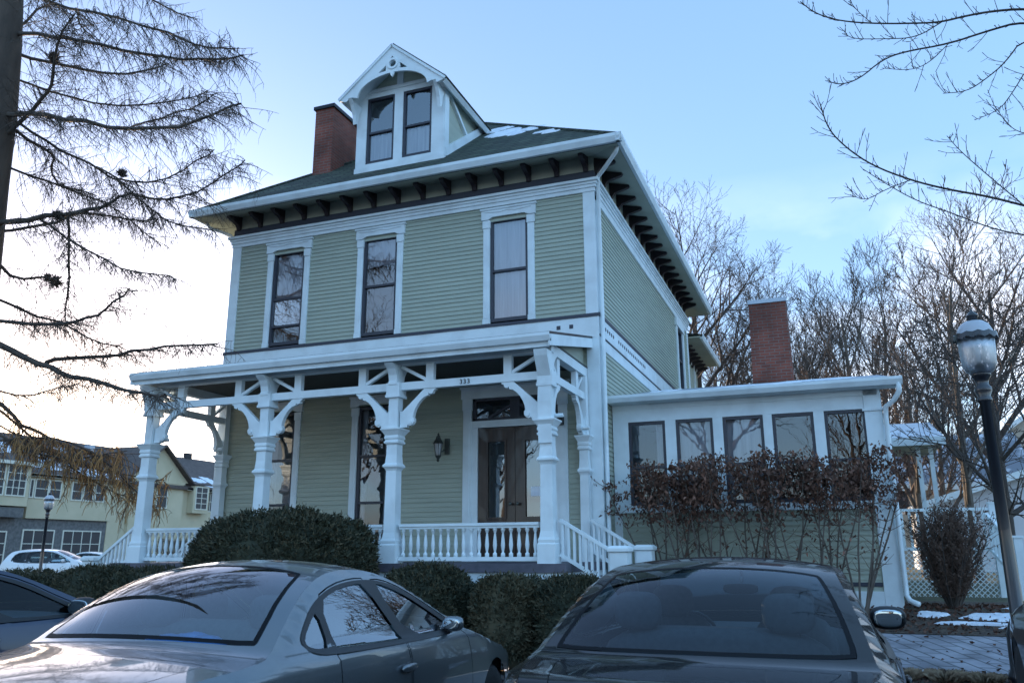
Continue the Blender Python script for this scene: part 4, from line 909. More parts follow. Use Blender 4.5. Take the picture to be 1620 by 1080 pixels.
# the grey-green sedan (oval quarter windows, strongly curved roof); y = 0 at the base of the rear window
SEDAN_A = dict(
    edge=[(3.62, .24), (3.72, .42), (3.66, .60), (3.40, .70), (2.9, .80), (2.52, .90), (2.40, .935), (1.95, 1.13), (1.62, 1.27), (1.35, 1.345), (1.0, 1.365), (.72, 1.335), (.45, 1.235), (.18, 1.07), (.06, .985), (-.12, .965), (-.5, .945), (-.72, .915), (-.80, .84), (-.80, .66), (-.86, .58), (-.86, .42), (-.78, .24)],
    belt=[(-1, .90), (0, .945), (1, .93), (2.4, .89), (3.0, .80), (3.7, .66)], plan=[(-1.0, .70), (-.8, .80), (-.4, .875), (.4, .915), (1.5, .925), (2.6, .915), (3.2, .86), (3.55, .76), (3.75, .66)],
    crown=[(0, 0), (.10, .02), (.16, .06), (.28, .06), (.36, .05), (.45, .06), (.55, .06), (.64, .055), (.71, .05), (.78, .04), (.86, .02), (1, 0)],
    bow=[(0, .16), (.10, .16), (.16, .05), (.27, .03), (.33, .08), (.42, .04), (.5, 0), (.60, -.04), (.70, -.12), (.76, -.10), (.83, -.12), (1, -.13)],
    tumble=.50, wr=.315, arch=.365, axles=(2.86, .05), doors=[], windows=[], handles=[(1.28, .80), (.42, .80)], gv=(.90, .86, .86, .90),
    hood=[(3.48, .68), (2.56, .89)], trunk=[(-.16, .962), (-.80, .70)], tv=.80, mirror=(2.02, .99), mz=1.20, tail=[(-.78, .86), (-.80, .68)], head=[(3.6, .64), (3.40, .70)], plate=[(-.80, .82), (-.80, .70)])
SEDAN_A['screen_pts'] = [(2.36, .955), (1.58, 1.285), (.74, 1.335), (.09, 1.0)]
SEDAN_A['dlo'] = chaikin([(.27, 1.03), (.33, 1.09), (.50, 1.205), (.75, 1.28), (1.05, 1.305), (1.35, 1.29), (1.6, 1.225), (1.95, 1.075), (2.22, .955), (2.15, .925), (1.4, .93), (.6, .95), (.34, .965)], 2)
SEDAN_A['windows'] = [(chaikin([(1.24, 1.275), (1.36, 1.262), (1.58, 1.198), (1.90, 1.062), (2.10, .97), (2.08, .955), (1.44, .955)], 1), 0), (chaikin([(.57, .985), (.57, 1.20), (.76, 1.255), (1.0, 1.28), (1.11, 1.278), (1.32, .958), (1.28, .955), (.60, .975)], 1), 1), (chaikin([(.32, 1.045), (.42, 1.115), (.51, 1.165), (.51, .985), (.40, .988), (.32, 1.01)], 1), None)]
SEDAN_A['doors'] = [chaikin([(1.33, .26), (1.345, .60), (1.36, .93), (1.185, 1.30), (1.36, 1.297), (1.60, 1.232), (1.95, 1.085), (2.30, .93), (2.33, .70), (2.32, .26)], 1), chaikin([(.66, .26), (.58, .50), (.53, .72), (.54, .9), (.54, 1.225), (.76, 1.288), (1.0, 1.312), (1.165, 1.308), (1.34, .93), (1.325, .60), (1.31, .26)], 1)]
SEDAN_A['side_glass'] = 'car_side_glass'; SEDAN_A['mirror_size'] = .66
SEDAN_B = dict(
    edge=[(3.48, .24), (3.60, .42), (3.56, .62), (3.30, .74), (2.7, .85), (2.22, .93), (2.10, .965), (1.65, 1.15), (1.30, 1.29), (1.05, 1.35), (.65, 1.385), (.35, 1.385), (.05, 1.345), (-.30, 1.21), (-.62, 1.06), (-.76, .995), (-.9, .985), (-1.1, .98), (-1.32, .985), (-1.37, .93), (-1.40, .72), (-1.47, .60), (-1.46, .42), (-1.38, .24)],
    belt=[(-1.5, .90), (-.7, .96), (1, .94), (2.2, .90), (3.0, .80), (3.6, .68)], plan=[(-1.5, .70), (-1.3, .80), (-.9, .875), (-.2, .915), (1.0, .925), (2.3, .915), (3.0, .86), (3.35, .76), (3.6, .66)],
    crown=[(0, 0), (.10, .02), (.16, .05), (.28, .05), (.36, .045), (.45, .05), (.55, .05), (.64, .045), (.72, .03), (.78, .015), (.86, .01), (1, 0)],
    bow=[(0, .16), (.10, .16), (.16, .05), (.27, .03), (.33, .08), (.42, .04), (.5, 0), (.60, -.03), (.68, -.09), (.74, -.08), (.80, -.09), (1, -.12)],
    tumble=.44, wr=.33, arch=.375, axles=(2.62, -.12), handles=[(.90, .84), (.02, .86)], gv=(.90, .88, .88, .92),
    hood=[(3.38, .72), (2.26, .92)], trunk=[(-.86, .985), (-1.40, .75)], tv=.80, mirror=(1.72, 1.03), mz=1.22, mirror_mat='car_trim', tail=[(-1.36, .93), (-1.40, .76)], head=[(3.5, .66), (3.30, .74)], plate=[(-1.38, .88), (-1.40, .76)], spokes=9, hrz=1.17)
SEDAN_B['screen_pts'] = [(2.06, .985), (1.27, 1.30), (.06, 1.345), (-.72, 1.01)]
SEDAN_B['dlo'] = chaikin([(-.44, 1.02), (-.15, 1.17), (.05, 1.285), (.3, 1.332), (.7, 1.335), (1.05, 1.298), (1.3, 1.235), (1.6, 1.095), (1.88, .985), (1.8, .955), (.9, .955), (0, .975), (-.36, .99)], 2)
SEDAN_B['windows'] = [(chaikin([(.98, .98), (.94, 1.292), (1.05, 1.275), (1.28, 1.205), (1.58, 1.07), (1.76, .985), (1.70, .975)], 1), 0), (chaikin([(.03, 1.0), (.0, 1.13), (.12, 1.265), (.3, 1.308), (.6, 1.315), (.85, 1.30), (.90, .98)], 1), 1), (chaikin([(-.34, 1.03), (-.12, 1.145), (-.04, 1.18), (-.04, 1.0)], 1), None)]
SEDAN_B['doors'] = [chaikin([(.935, .26), (.935, .9), (.905, 1.325), (1.06, 1.312), (1.3, 1.248), (1.62, 1.10), (1.98, .96), (2.03, .70), (2.02, .26)], 1), chaikin([(.40, .26), (.28, .55), (.0, .78), (-.02, .95), (-.03, 1.16), (.06, 1.295), (.3, 1.348), (.6, 1.352), (.885, 1.33), (.915, .9), (.915, .26)], 1)]
carA, FA = make_car(SEDAN_A, 'grey-green sedan with a strongly curved roof and a blue bag on its rear shelf', (.10, -9.77, .02), radians(1.7), 'paint_grey_green', detail=1.3)
carB, FB = make_car(SEDAN_B, 'glossy black sedan seen from behind, parked in front of the sunroom', (2.82, -8.42, .0), radians(0), 'paint_black', 'car_glass_dark', detail=1.2)
carA.scale = (1, 1, 1.022); carB.scale = (1, 1, 1.03)
carC, FC = make_car(SEDAN_B, 'dark navy car cut off by the left edge of the photo', (-3.22, -9.60, .06), radians(0), 'paint_navy', 'car_glass_dark', detail=.8)
# things lying on the rear shelf of the grey car
b = MB()
for (x, y, z, r) in ((.02, .25, 1.0, (.15, .09, .045)), (.2, .30, .995, (.12, .08, .05)), (.1, .33, 1.02, (.1, .07, .035)), (-.08, .28, .985, (.08, .06, .03))):
    s = len(b.v); b.ellipsoid((x, y, z), r, .9, 14, 9)
    for i in range(s, len(b.v)):
        p = Vector(b.v[i]); d_ = mnoise.noise(p * 14) * .02; b.v[i] = (p.x + d_, p.y + d_ * .5, p.z + abs(d_))
o = tag(b.build('plastic_bag', 'blue_bag', None, True), 'crumpled blue plastic bag on the rear shelf inside the grey-green sedan', 'bag'); o.matrix_world = carA.matrix_basis.copy()

# ------------------------------------------------------------------ trees and shrubs
def perp(d):
    a = Vector((0, 0, 1)) if abs(d.z) < .9 else Vector((1, 0, 0)); u = d.cross(a).normalized(); return u, d.cross(u)
def limb(p, d, L, n, wig, trop, rnd):
    pts = [p.copy()]; d = d.normalized()
    for i in range(n):
        d = (d + Vector((rnd.uniform(-1, 1), rnd.uniform(-1, 1), rnd.uniform(-1, 1))) * wig + Vector((0, 0, trop))).normalized(); pts.append(pts[-1] + d * (L / n))
    return pts
def tree_mesh(H, seed, r0=.22, kids=(9, 8, 6, 5), ang=(.5, .65), stems=1, lean=(0, 0), droop=0., up=.10, low=.25, wig=.10, minr=.0095, lenf=.55):
    rnd = random.Random(seed); T, C = MB(), MB()
    def grow(p, d, L, r, lvl):
        n = 9 if lvl == 0 else 5 if lvl < 3 else 3
        pts = limb(p, d, L, n, wig * (.6 if lvl == 0 else 1.1), up if lvl else .04, rnd); m = len(pts)
        rr = [max(minr * .7, r * (1 - .82 * (i / (m - 1)) ** .9)) for i in range(m)]
        if lvl == 0 or (lvl == 1): T.tube(pts, rr, 7 if lvl == 0 else 5, caps=False)
        else: C.tube(pts, rr, 4 if lvl == 2 else 3, caps=False)
        if lvl >= len(kids): return
        K_ = kids[lvl]
        for k in range(K_):
            f = (low if lvl == 0 else .18) + (1 - (low if lvl == 0 else .18)) * ((k + rnd.random() * .8) / K_); f = min(f, .99); i = int(f * (m - 1)); t = f * (m - 1) - i
            q = pts[i].lerp(pts[i + 1], t); dd = (pts[i + 1] - pts[i]).normalized(); u, v = perp(dd); a = k * 2.4 + rnd.uniform(-.5, .5) + seed
            th = rnd.uniform(*ang); nd = (dd * cos(th) + (u * cos(a) + v * sin(a)) * sin(th)); nd.z -= droop * (lvl + 1) * .1
            grow(q, nd, L * lenf * (1.12 - .55 * f) * rnd.uniform(.8, 1.2), max(minr, rr[i] * .62), lvl + 1)
    for s in range(stems):
        a = 2 * pi * s / max(1, stems) + seed; o = Vector((cos(a), sin(a), 0)) * (.0 if stems == 1 else r0 * .6)
        grow(Vector((o.x, o.y, -.1)), Vector((lean[0] + o.x * 1.4, lean[1] + o.y * 1.4, 1)), H * .92 * (1 if s == 0 else rnd.uniform(.8, 1)), r0, 0)
    return T, C
def bare_tree(label, loc, group=None, mt='bark', mc='twig', rz=0, **kw):
    T, C = tree_mesh(**kw); r = root('bare_tree', label, 'tree', loc, rz, group)
    T.build('trunk', mt, r, True); C.build('crown', mc, r, True); return r
G = 'bare winter trees behind the house'
def on(u, D, z=.5):      # ground spot at depth D in the direction of pixel column u
    q = at(u, 870, D); return (q.x, q.y, z)
t1 = bare_tree('large bare tree with a forked spreading crown rising just right of the rear eave', on(1108, 34), G, H=14.2, seed=3, r0=.34, kids=(10, 8, 7, 5), ang=(.5, .9), low=.34, up=.05, lean=(.10, 0), mt='bark_dark', lenf=.60)
t2 = bare_tree('tall bare tree with upright limbs directly behind the sunroom chimney', on(1262, 32), G, H=11.0, seed=8, r0=.19, kids=(9, 7, 6, 4), ang=(.35, .7), stems=3, low=.2)
t3 = bare_tree('bare tree with two thick pale stems in a V right of the sunroom chimney', on(1345, 29), G, H=10.2, seed=12, r0=.20, kids=(8, 7, 6, 4), ang=(.35, .75), stems=2, low=.25)
t4 = bare_tree('slim bare tree between the chimney and the street lamp, leaning right', on(1412, 31), G, H=11.0, seed=21, r0=.17, kids=(9, 7, 6, 4), ang=(.35, .8), lean=(.10, 0), low=.2)
t5 = bare_tree('densely twigged bare tree standing behind the right end of the sunroom roof', on(1462, 25), G, H=7.6, seed=30, r0=.16, kids=(9, 8, 6, 4), ang=(.5, .95), low=.15, mc='twig_reddish')
t6 = bare_tree('bare tree with long thin ascending limbs behind the street lamp', on(1545, 21), G, H=8.8, seed=41, r0=.15, kids=(10, 7, 5, 4), ang=(.35, .75), low=.22, lean=(-.03, 0))
t7 = bare_tree('low wide bare tree right of the street lamp at the edge of the photo', on(1600, 17), G, H=6.0, seed=53, r0=.13, kids=(9, 8, 6, 4), ang=(.6, 1.1), low=.2, mt='bark_dark', mc='twig', up=.06)
for (u, D, s, rz, src, lab) in ((1195, 40, .98, 1.1, t2, 'slender bare tree left of the sunroom chimney, farther back'), (1300, 42, 1.1, 2.3, t4, 'far bare tree seen between the chimney and the V-shaped tree'), (1480, 36, 1.0, 4.0, t3, 'far bare tree in front of the bright cloud, left of the lamp'), (1585, 34, .95, 5.1, t1, 'far bare tree behind the right edge, over the beige house'), (1380, 24, .72, 3.3, t5, 'small twiggy tree low behind the middle of the sunroom roof')):
    c = copy_tree(src); c.location = on(u, D); c.rotation_euler = (0, 0, rz); c.scale = (s, s, s); c['label'] = lab

# the row of bare trees across the car park, behind the camera: what the panes and car glass mirror
BL = ['bare tree across the car park behind the camera, number %s from the west' % w_ for w_ in ('one', 'two', 'three', 'four', 'five', 'six', 'seven', 'eight')]
for i, (x, y, s, src) in enumerate(((-26, -34, 1.1, t1), (-17, -38, 1.2, t3), (-9, -32, 1.0, t6), (-2, -36, 1.15, t1), (5, -33, 1.1, t4), (12, -37, 1.2, t2), (20, -34, 1.1, t1), (29, -38, 1.2, t3))):
    c = copy_tree(src); c.location = (x, y, -.05); c.rotation_euler = (0, 0, i * 1.3); c.scale = (s, s, s); c['label'] = BL[i]; c['group'] = 'bare trees across the car park'

# the larch in front of the left corner: limbs follow the photo's, each leaving the picture plane at its own slope
LD = 15.5
def P2(L, d0, d1): n = len(L) - 1; return [at(u, v, d0 + (d1 - d0) * i / n) for i, (u, v) in enumerate(L)]
lr = root('larch_tree', 'big bare larch at the left edge with drooping feathery twigs and rust tufts below', 'tree', tuple(on(-90, LD, .0)))
TR, CR, FO = MB(), MB(), MB(); rnd = random.Random(5)
base = Vector(on(-90, LD, .0))
tr_pts = [base, at(-62, 700, LD), at(-36, 480, LD), at(-24, 380, LD), at(-13, 290, LD), at(2, 180, LD), at(12, 70, LD), at(20, -60, LD), at(26, -300, LD), at(30, -520, LD)]
TR.tube(tr_pts, [.42, .36, .33, .31, .285, .265, .24, .20, .13, .04], 14)
LIMBS = [([(22, 55), (75, 55), (110, 62), (175, 73), (245, 88), (300, 95), (345, 93), (388, 88)], .055, -2), ([(18, 85), (60, 93), (120, 108), (185, 120), (245, 112), (266, 102)], .05, 1.5),
    ([(-2, 225), (30, 195), (60, 165), (80, 140), (85, 105), (92, 60), (120, 20)], .07, -1), ([(6, 180), (65, 180), (115, 190), (190, 203), (270, 205), (320, 190), (378, 162)], .075, -2.5),
    ([(4, 195), (60, 230), (88, 245), (78, 270), (95, 295), (150, 310)], .045, 1.5), ([(20, 190), (60, 215), (110, 245), (150, 265), (185, 283), (210, 305), (250, 343), (300, 360), (345, 368)], .035, 1.),
    ([(-8, 352), (60, 345), (110, 335), (150, 330), (185, 315), (210, 303)], .085, -.8), ([(-8, 365), (80, 357), (120, 338), (160, 340), (220, 350), (260, 345)], .045, 2),
    ([(-12, 415), (25, 440), (80, 440), (92, 447)], .05, 1), ([(110, 340), (112, 430), (105, 480), (102, 512)], .035, .4), ([(-15, 503), (50, 511), (90, 512), (130, 508), (160, 493), (190, 470), (205, 455)], .055, -1.5),
    ([(-15, 465), (30, 490), (70, 505), (105, 515), (150, 540), (200, 552)], .04, 1.2), ([(-25, 535), (30, 560), (75, 578), (100, 592), (150, 605), (200, 617), (232, 624), (262, 626)], .10, -2.5),
    ([(75, 573), (120, 565), (180, 562), (220, 553), (280, 545), (342, 545)], .06, -1.5), ([(-30, 615), (20, 655), (40, 675), (70, 690), (100, 702), (140, 718), (190, 725)], .06, .5), ([(-25, 612), (40, 627), (90, 615), (122, 608)], .025, 1.5),
    ([(14, 60), (50, 22), (85, 0), (120, -30)], .04, 1.2), ([(200, 203), (245, 190), (290, 178), (345, 150)], .022, -1.2), ([(150, 265), (200, 290), (250, 288), (300, 262), (338, 238)], .024, -.8), ([(210, 305), (250, 320), (300, 308), (345, 285), (386, 252)], .028, -1.4),
    ([(60, 345), (120, 385), (180, 420), (230, 432), (280, 440)], .03, -1), ([(10, 120), (60, 140), (130, 160), (210, 168), (290, 160), (330, 145)], .03, 1.5), ([(5, 260), (60, 285), (120, 300), (180, 330), (250, 385)], .03, 1.8), ([(20, -20), (90, 10), (170, 25), (250, 48), (320, 75), (370, 78)], .04, -2),
    ([(22, -60), (110, -40), (220, -10), (300, 30)], .04, 2), ([(-10, 640), (60, 700), (120, 735), (180, 748), (262, 760)], .03, 1.0), ([(-10, 680), (40, 715), (110, 725), (200, 715)], .03, -.5), ([(120, 20), (128, 45), (150, 60)], .02, .5), ([(-20, 700), (60, 690), (130, 700), (200, 760), (232, 790)], .03, -.8), ([(-20, 660), (80, 720), (160, 770), (250, 800)], .02, .8)]
RUST = {14, 25, 26, 28, 29}
def twiglet(mb, p, L, r, hang=.75, n=3):
    d = Vector((rnd.uniform(-1, 1), rnd.uniform(-1, 1), rnd.uniform(-.9, .25))) ; pts = [p.copy()]
    for i in range(n): d = (d.normalized() * (1 - hang * .5) + Vector((0, 0, -hang * .55)) + Vector((rnd.uniform(-1, 1), rnd.uniform(-1, 1), 0)) * .22); pts.append(pts[-1] + d.normalized() * (L / n))
    mb.tube(pts, [r, r * .85, r * .7, r * .4][:n + 1], 3, caps=False); return pts
for li, (L, r, dd) in enumerate(LIMBS):
    p = chaikin(L, 1, closed=False); n = len(p) - 1; pts = [at(u, v, LD + dd * (i / n)) for i, (u, v) in enumerate(p)]
    pts = [q + Vector((rnd.uniform(-1, 1), rnd.uniform(-1, 1), rnd.uniform(-1, 1))) * .03 for q in pts]
    (TR if r > .045 else CR).tube(pts, [r * .62 * (1 - .8 * i / n) + .006 for i in range(n + 1)], 6, caps=False)
    seg = list(zip(pts, pts[1:])); tot = sum((b_ - a_).length for a_, b_ in seg); ds = .034 if li not in RUST else .07; s = rnd.random() * ds; acc = 0
    for a_, b_ in seg:
        l = (b_ - a_).length; d = (b_ - a_) / l
        while s < acc + l:
            f = s / tot; q = a_ + d * (s - acc); s += ds * rnd.uniform(.6, 1.5)
            if f < .10: continue
            u, v = perp(d); a = rnd.choice((0, pi)) + rnd.uniform(-.7, .7); sd_ = d * rnd.uniform(.3, .9) + (u * cos(a) + v * sin(a)) * .9 + Vector((0, 0, rnd.uniform(-.45, .15)))
            sub = limb(q, sd_, rnd.uniform(.25, 1.15) * (1.15 - .5 * f), 5, .24, -.07, rnd); CR.tube(sub, [.008, .007, .006, .005, .004, .003], 3, caps=False)
            for k in range(rnd.randint(5, 10)):
                j = rnd.randint(0, 4); twiglet(CR, sub[j].lerp(sub[j + 1], rnd.random()), rnd.uniform(.08, .30), .0036)
            if li in RUST:
                for k in range(5):
                    j = rnd.randint(0, 4); tw = twiglet(FO, sub[j].lerp(sub[j + 1], rnd.random()), rnd.uniform(.12, .42), .009, hang=.85)
        acc += l
for (u, v, d, r_) in ((85, 92, LD + .2, .12), (193, 275, LD, .09), (88, 446, LD + .9, .13), (92, 342, LD - .3, .10), (75, 440, LD + .8, .08), (112, 190, LD - .5, .07)):
    c = at(u, v, d)
    for k in range(170):
        dd_ = Vector((rnd.gauss(0, 1), rnd.gauss(0, 1), rnd.gauss(0, 1))).normalized(); CR.tube([c, c + dd_ * r_ * .6, c + dd_ * r_ * rnd.uniform(.7, 1.4) + Vector((0, 0, .02))], [.014, .01, .004], 3, caps=False)
for mb_, nm, mm in ((TR, 'trunk', 'larch_bark'), (CR, 'crown', 'larch_bark'), (FO, 'needle_tufts', 'larch_rust')):
    o = mb_.build(nm, mm, lr, True, shift=base)
    if nm == 'needle_tufts': o['kind'] = 'stuff'
# the street tree on the right whose branches hang into the top of the picture
RD = 9.5; sb_ = Vector(on(1840, RD, .2)); sr_ = root('street_tree', 'bare tree standing beyond the right edge, its thin branches reaching in', 'tree', tuple(sb_)); TR, CR = MB(), MB()
TR.tube([sb_, sb_ + Vector((0, 0, 2.5)), sb_ + Vector((.05, 0, 4.5)), sb_ + Vector((.0, .1, 7)), sb_ + Vector((.1, 0, 9.5))], [.2, .16, .13, .09, .03], 10)
BR = [([(1835, 60), (1720, 20), (1620, 14), (1570, 18), (1530, 25), (1490, 35), (1460, 37), (1390, 38), (1330, 34), (1290, 22), (1266, 3)], .030, -.6), ([(1835, 140), (1700, 50), (1620, 33), (1560, 50), (1500, 70), (1430, 82), (1395, 95), (1360, 125), (1330, 135), (1308, 128)], .028, .4),
    ([(1490, 35), (1450, 60), (1400, 62), (1345, 62), (1334, 48)], .010, .2), ([(1835, 120), (1700, 90), (1620, 58), (1590, 100), (1560, 125), (1530, 145), (1492, 148)], .02, .8), ([(1835, 420), (1720, 350), (1620, 325), (1560, 310), (1500, 300), (1440, 285), (1380, 262), (1340, 235), (1310, 205), (1297, 163)], .034, -.9),
    ([(1835, 440), (1700, 385), (1620, 372), (1570, 362), (1500, 335), (1450, 318), (1400, 290), (1366, 268)], .018, .5), ([(1700, 90), (1630, 100), (1600, 150), (1580, 175), (1542, 190)], .012, .5), ([(1440, 285), (1400, 300), (1370, 318), (1345, 308)], .008, .2), ([(1500, 70), (1470, 100), (1440, 112), (1395, 108)], .007, -.2), ([(1700, 200), (1640, 215), (1600, 206), (1575, 170)], .01, .3), ([(1620, 325), (1560, 275), (1520, 240), (1498, 215)], .012, -.4), ([(1380, 38), (1350, 12), (1340, -10)], .006, .1)]
for L, r, dd in BR:
    p = chaikin(L, 2, closed=False); n = len(p) - 1; pts = [at(u, v, RD + dd * i / n) for i, (u, v) in enumerate(p)]
    (TR if r > .02 else CR).tube(pts, [r * .48 * (1 - .82 * i / n) + .0022 for i in range(n + 1)], 6, caps=False)
    for i in range(2, n):
        d = (pts[i] - pts[i - 1]).normalized(); u, v = perp(d)
        for k in range(2):
            q = pts[i - 1].lerp(pts[i], rnd.random())
            if q.dot(_r) - CAM.dot(_r) > 7.4: continue
            a = rnd.uniform(0, 6.28); sd_ = d * .7 + (u * cos(a) + v * sin(a)) + Vector((0, 0, .35)); Lk = rnd.choice((.05, .06, .08, .1, .12, .3)) ; sub = limb(q, sd_, Lk, 3, .15, .15, rnd); CR.tube(sub, [.0048, .004, .0034, .0042], 3, caps=False)
            if Lk > .2:
                for j in (1, 2): CR.tube(limb(sub[j], sd_ + Vector((rnd.uniform(-1, 1), 0, rnd.uniform(-1, 1))), .09, 2, .1, .1, rnd), [.003, .003, .002], 3, caps=False)
TR.build('trunk', 'bark_dark', sr_, True, shift=sb_); CR.build('crown', 'twig', sr_, True, shift=sb_)

# clipped evergreens
def leafquad(V, F, p, d, s, rnd, asp=.5):
    u, v = perp(d); a = rnd.uniform(0, 6.28); u2 = u * cos(a) + v * sin(a); v2 = v * cos(a) - u * sin(a); d2 = (d + u2 * rnd.uniform(-.8, .8)).normalized(); k = len(V)
    V += [p - v2 * s * asp * .5, p + v2 * s * asp * .5, p + d2 * s + v2 * s * asp * .2, p + d2 * s - v2 * s * asp * .2]; F.append((k, k + 1, k + 2, k + 3))
def shrub(name, label, cat, c, r, n, e=.8, leaf=.05, m='yew', m2='yew_tip', zb=.2, bumpy=.08, group=None, tips=.25):
    rnd = random.Random(int(abs(c[0] * 71 + c[1] * 37))); rt = root(name, label, cat, (c[0], c[1], zb), 0, group); sp = lambda x: math.copysign(abs(x) ** e, x)
    def surf(th, ph, k=1.):
        p = Vector((r[0] * sp(cos(ph)) * sp(cos(th)), r[1] * sp(cos(ph)) * sp(sin(th)), r[2] * sp(sin(ph))))
        q = 1 + bumpy * mnoise.noise(Vector(c) + p * 2.2) + bumpy * .6 * mnoise.noise(Vector(c) + p * 6); return p * q * k + Vector((0, 0, c[2] - zb))
    core = MB(); nu, nv = 36, 18; vs = [surf(2 * pi * i / nu, -pi / 2 + pi * j / nv, .95) for j in range(nv + 1) for i in range(nu)]
    vs = [Vector((p.x, p.y, max(p.z, .02))) for p in vs]; core.add(vs, [(j * nu + i, j * nu + (i + 1) % nu, (j + 1) * nu + (i + 1) % nu, (j + 1) * nu + i) for j in range(nv) for i in range(nu)])
    A, B_ = MB(), MB()
    for k in range(n):
        th = rnd.uniform(0, 2 * pi); ph = math.asin(rnd.uniform(-.6, 1)); p = surf(th, ph, rnd.uniform(.93, 1.015)); o = surf(th, ph, 1.1) - surf(th, ph, .9); d = (o.normalized() + Vector((rnd.gauss(0, .5), rnd.gauss(0, .5), rnd.gauss(.2, .45)))).normalized()
        if p.z < .02: continue
        t = B_ if rnd.random() < tips * (1.3 if mnoise.noise(Vector(c) + p * 3) > 0 else .4) else A; leafquad(t.v, t.f, p, d, leaf * rnd.uniform(.6, 1.4), rnd)
    for k in range(n // 30):
        th = rnd.uniform(0, 2 * pi); ph = math.asin(rnd.uniform(-.3, 1)); p = surf(th, ph, .98); o = surf(th, ph, 1.1) - surf(th, ph, .9); d = (o.normalized() + Vector((rnd.gauss(0, .4), rnd.gauss(0, .4), .6))).normalized(); L_ = leaf * rnd.uniform(1.2, 3.2)
        if p.z < .1: continue
        for q in range(4): leafquad(B_.v, B_.f, p + d * L_ * q / 4, (d + Vector((rnd.gauss(0, .6), rnd.gauss(0, .6), rnd.gauss(0, .6)))).normalized(), leaf * .8, rnd, .35)
    core.build('inner_growth', m, rt); A.build('foliage', m, rt); B_.build('new_growth', m2, rt); return rt
shrub('yew_shrub', 'big dome-shaped clipped dark yew in front of the middle of the porch', 'shrub', (-3.98, -3.0, 1.02), (1.47, .78, 1.03), 26000, e=.72, leaf=.05, zb=.2, bumpy=.09, tips=.20)
HG = 'clipped evergreen hedge shrubs along the pavement'
for lab, c, r, n, m, m2 in (
    ('rounded clipped shrub below the porch rail, right of the dome yew', (-1.6, -3.1, .70), (.62, .58, .64), 9000, 'yew', 'yew_tip'),
    ('long flat-topped clipped hedge behind the rounded shrubs, right of the dome yew', (-.1, -2.65, .62), (1.55, .34, .55), 12000, 'yew', 'yew_tip'),
    ('brownish uneven shrub in front of the flat hedge, between the two sedans', (-.42, -3.25, .62), (.42, .40, .58), 7000, 'yew_tip', 'yew'),
    ('rounded dark shrub beside the black sedan roof, left of the newel posts', (.42, -3.15, .62), (.50, .42, .58), 7000, 'yew', 'yew_tip'),
    ('rounded shrub hidden mostly behind the black sedan', (1.35, -3.1, .60), (.5, .42, .55), 4000, 'yew', 'yew_tip'),
    ('rounded hedge shrub at the foot of the left porch steps', (-7.35, -3.0, .66), (.85, .55, .64), 8000, 'yew', 'yew_tip'),
    ('hedge shrub between the left porch steps and the dome yew', (-6.2, -3.05, .66), (.72, .55, .62), 7000, 'yew', 'yew_tip'),
    ('leftmost low hedge shrub, in front of the white vehicles', (-8.9, -3.0, .62), (.95, .5, .60), 8000, 'yew', 'yew_tip')):
    shrub('hedge_shrub', lab, 'shrub', c, r, n, e=.75, leaf=.045, m=m, m2=m2, zb=.12, bumpy=.10, group=HG, tips=.2)
# the leggy hedge with dry red-brown leaves before the sunroom
DG = 'leggy shrubs with dry brown leaves below the sunroom windows'
DL = ['leftmost leggy brown-leaved shrub, beside the stair newel posts', 'second leggy brown-leaved shrub from the stairs, under the second sunroom window', 'leggy brown-leaved shrub standing under the third sunroom window', 'leggy brown-leaved shrub left of the fourth sunroom window', 'leggy brown-leaved shrub right of the fourth sunroom window', 'last leggy brown-leaved shrub, reaching past the sunroom corner']
for i, x0 in enumerate((1.02, 1.52, 2.06, 2.62, 3.16, 3.66)):
    rnd = random.Random(100 + i); y0 = -.02; z0 = gz(y0); rt = root('leggy_shrub', DL[i], 'shrub', (x0, y0, z0), 0, DG); ST, TW, LF, LP = MB(), MB(), MB(), MB(); topz = (2.72, 2.86, 2.93, 2.90, 2.84, 2.92)[i] - z0
    tips = []
    for k in range(7):
        a = rnd.uniform(0, 6.28); d = Vector((cos(a) * .32, sin(a) * .14, 1)); pts = limb(Vector((cos(a) * .12, sin(a) * .08, 0)), d, topz * rnd.uniform(.84, 1.02), 9, .09, .06, rnd); ST.tube(pts, [.019 - .0014 * j for j in range(10)], 5, caps=False)
        for j in range(3, 10):
            for q in range(2 if j < 6 else 4):
                a = rnd.uniform(0, 6.28); sub = limb(pts[j], Vector((cos(a), sin(a) * .6, rnd.uniform(.1, .9))), rnd.uniform(.15, .40), 4, .2, .06, rnd)
                if sub[-1].z > topz * 1.02: sub = [Vector((s_.x, s_.y, min(s_.z, topz * rnd.uniform(.97, 1.02)))) for s_ in sub]
                TW.tube(sub, [.006, .005, .004, .003, .002], 3, caps=False)
                for s_ in sub[1:]: tips.append(s_)
    for p in tips:
        h = p.z / topz; w_ = 1.0 if h > .82 else .75 if h > .70 else .30 if h > .6 else .05
        for q in range(4):
            if rnd.random() > w_: continue
            pp = p + Vector((rnd.gauss(0, .05), rnd.gauss(0, .05), rnd.gauss(0, .04))); t = LP if rnd.random() < .16 else LF; leafquad(t.v, t.f, pp, Vector((rnd.uniform(-.6, .6), rnd.uniform(-.6, .6), -1 + rnd.random() * .8)).normalized(), rnd.uniform(.035, .07), rnd, .7)
    ST.build('stems', 'bark', rt, True); TW.build('twigs', 'twig_reddish', rt, True); LF.build('dry_leaves', 'dry_leaf', rt); LP.build('pale_leaves', 'dry_leaf_pale', rt)
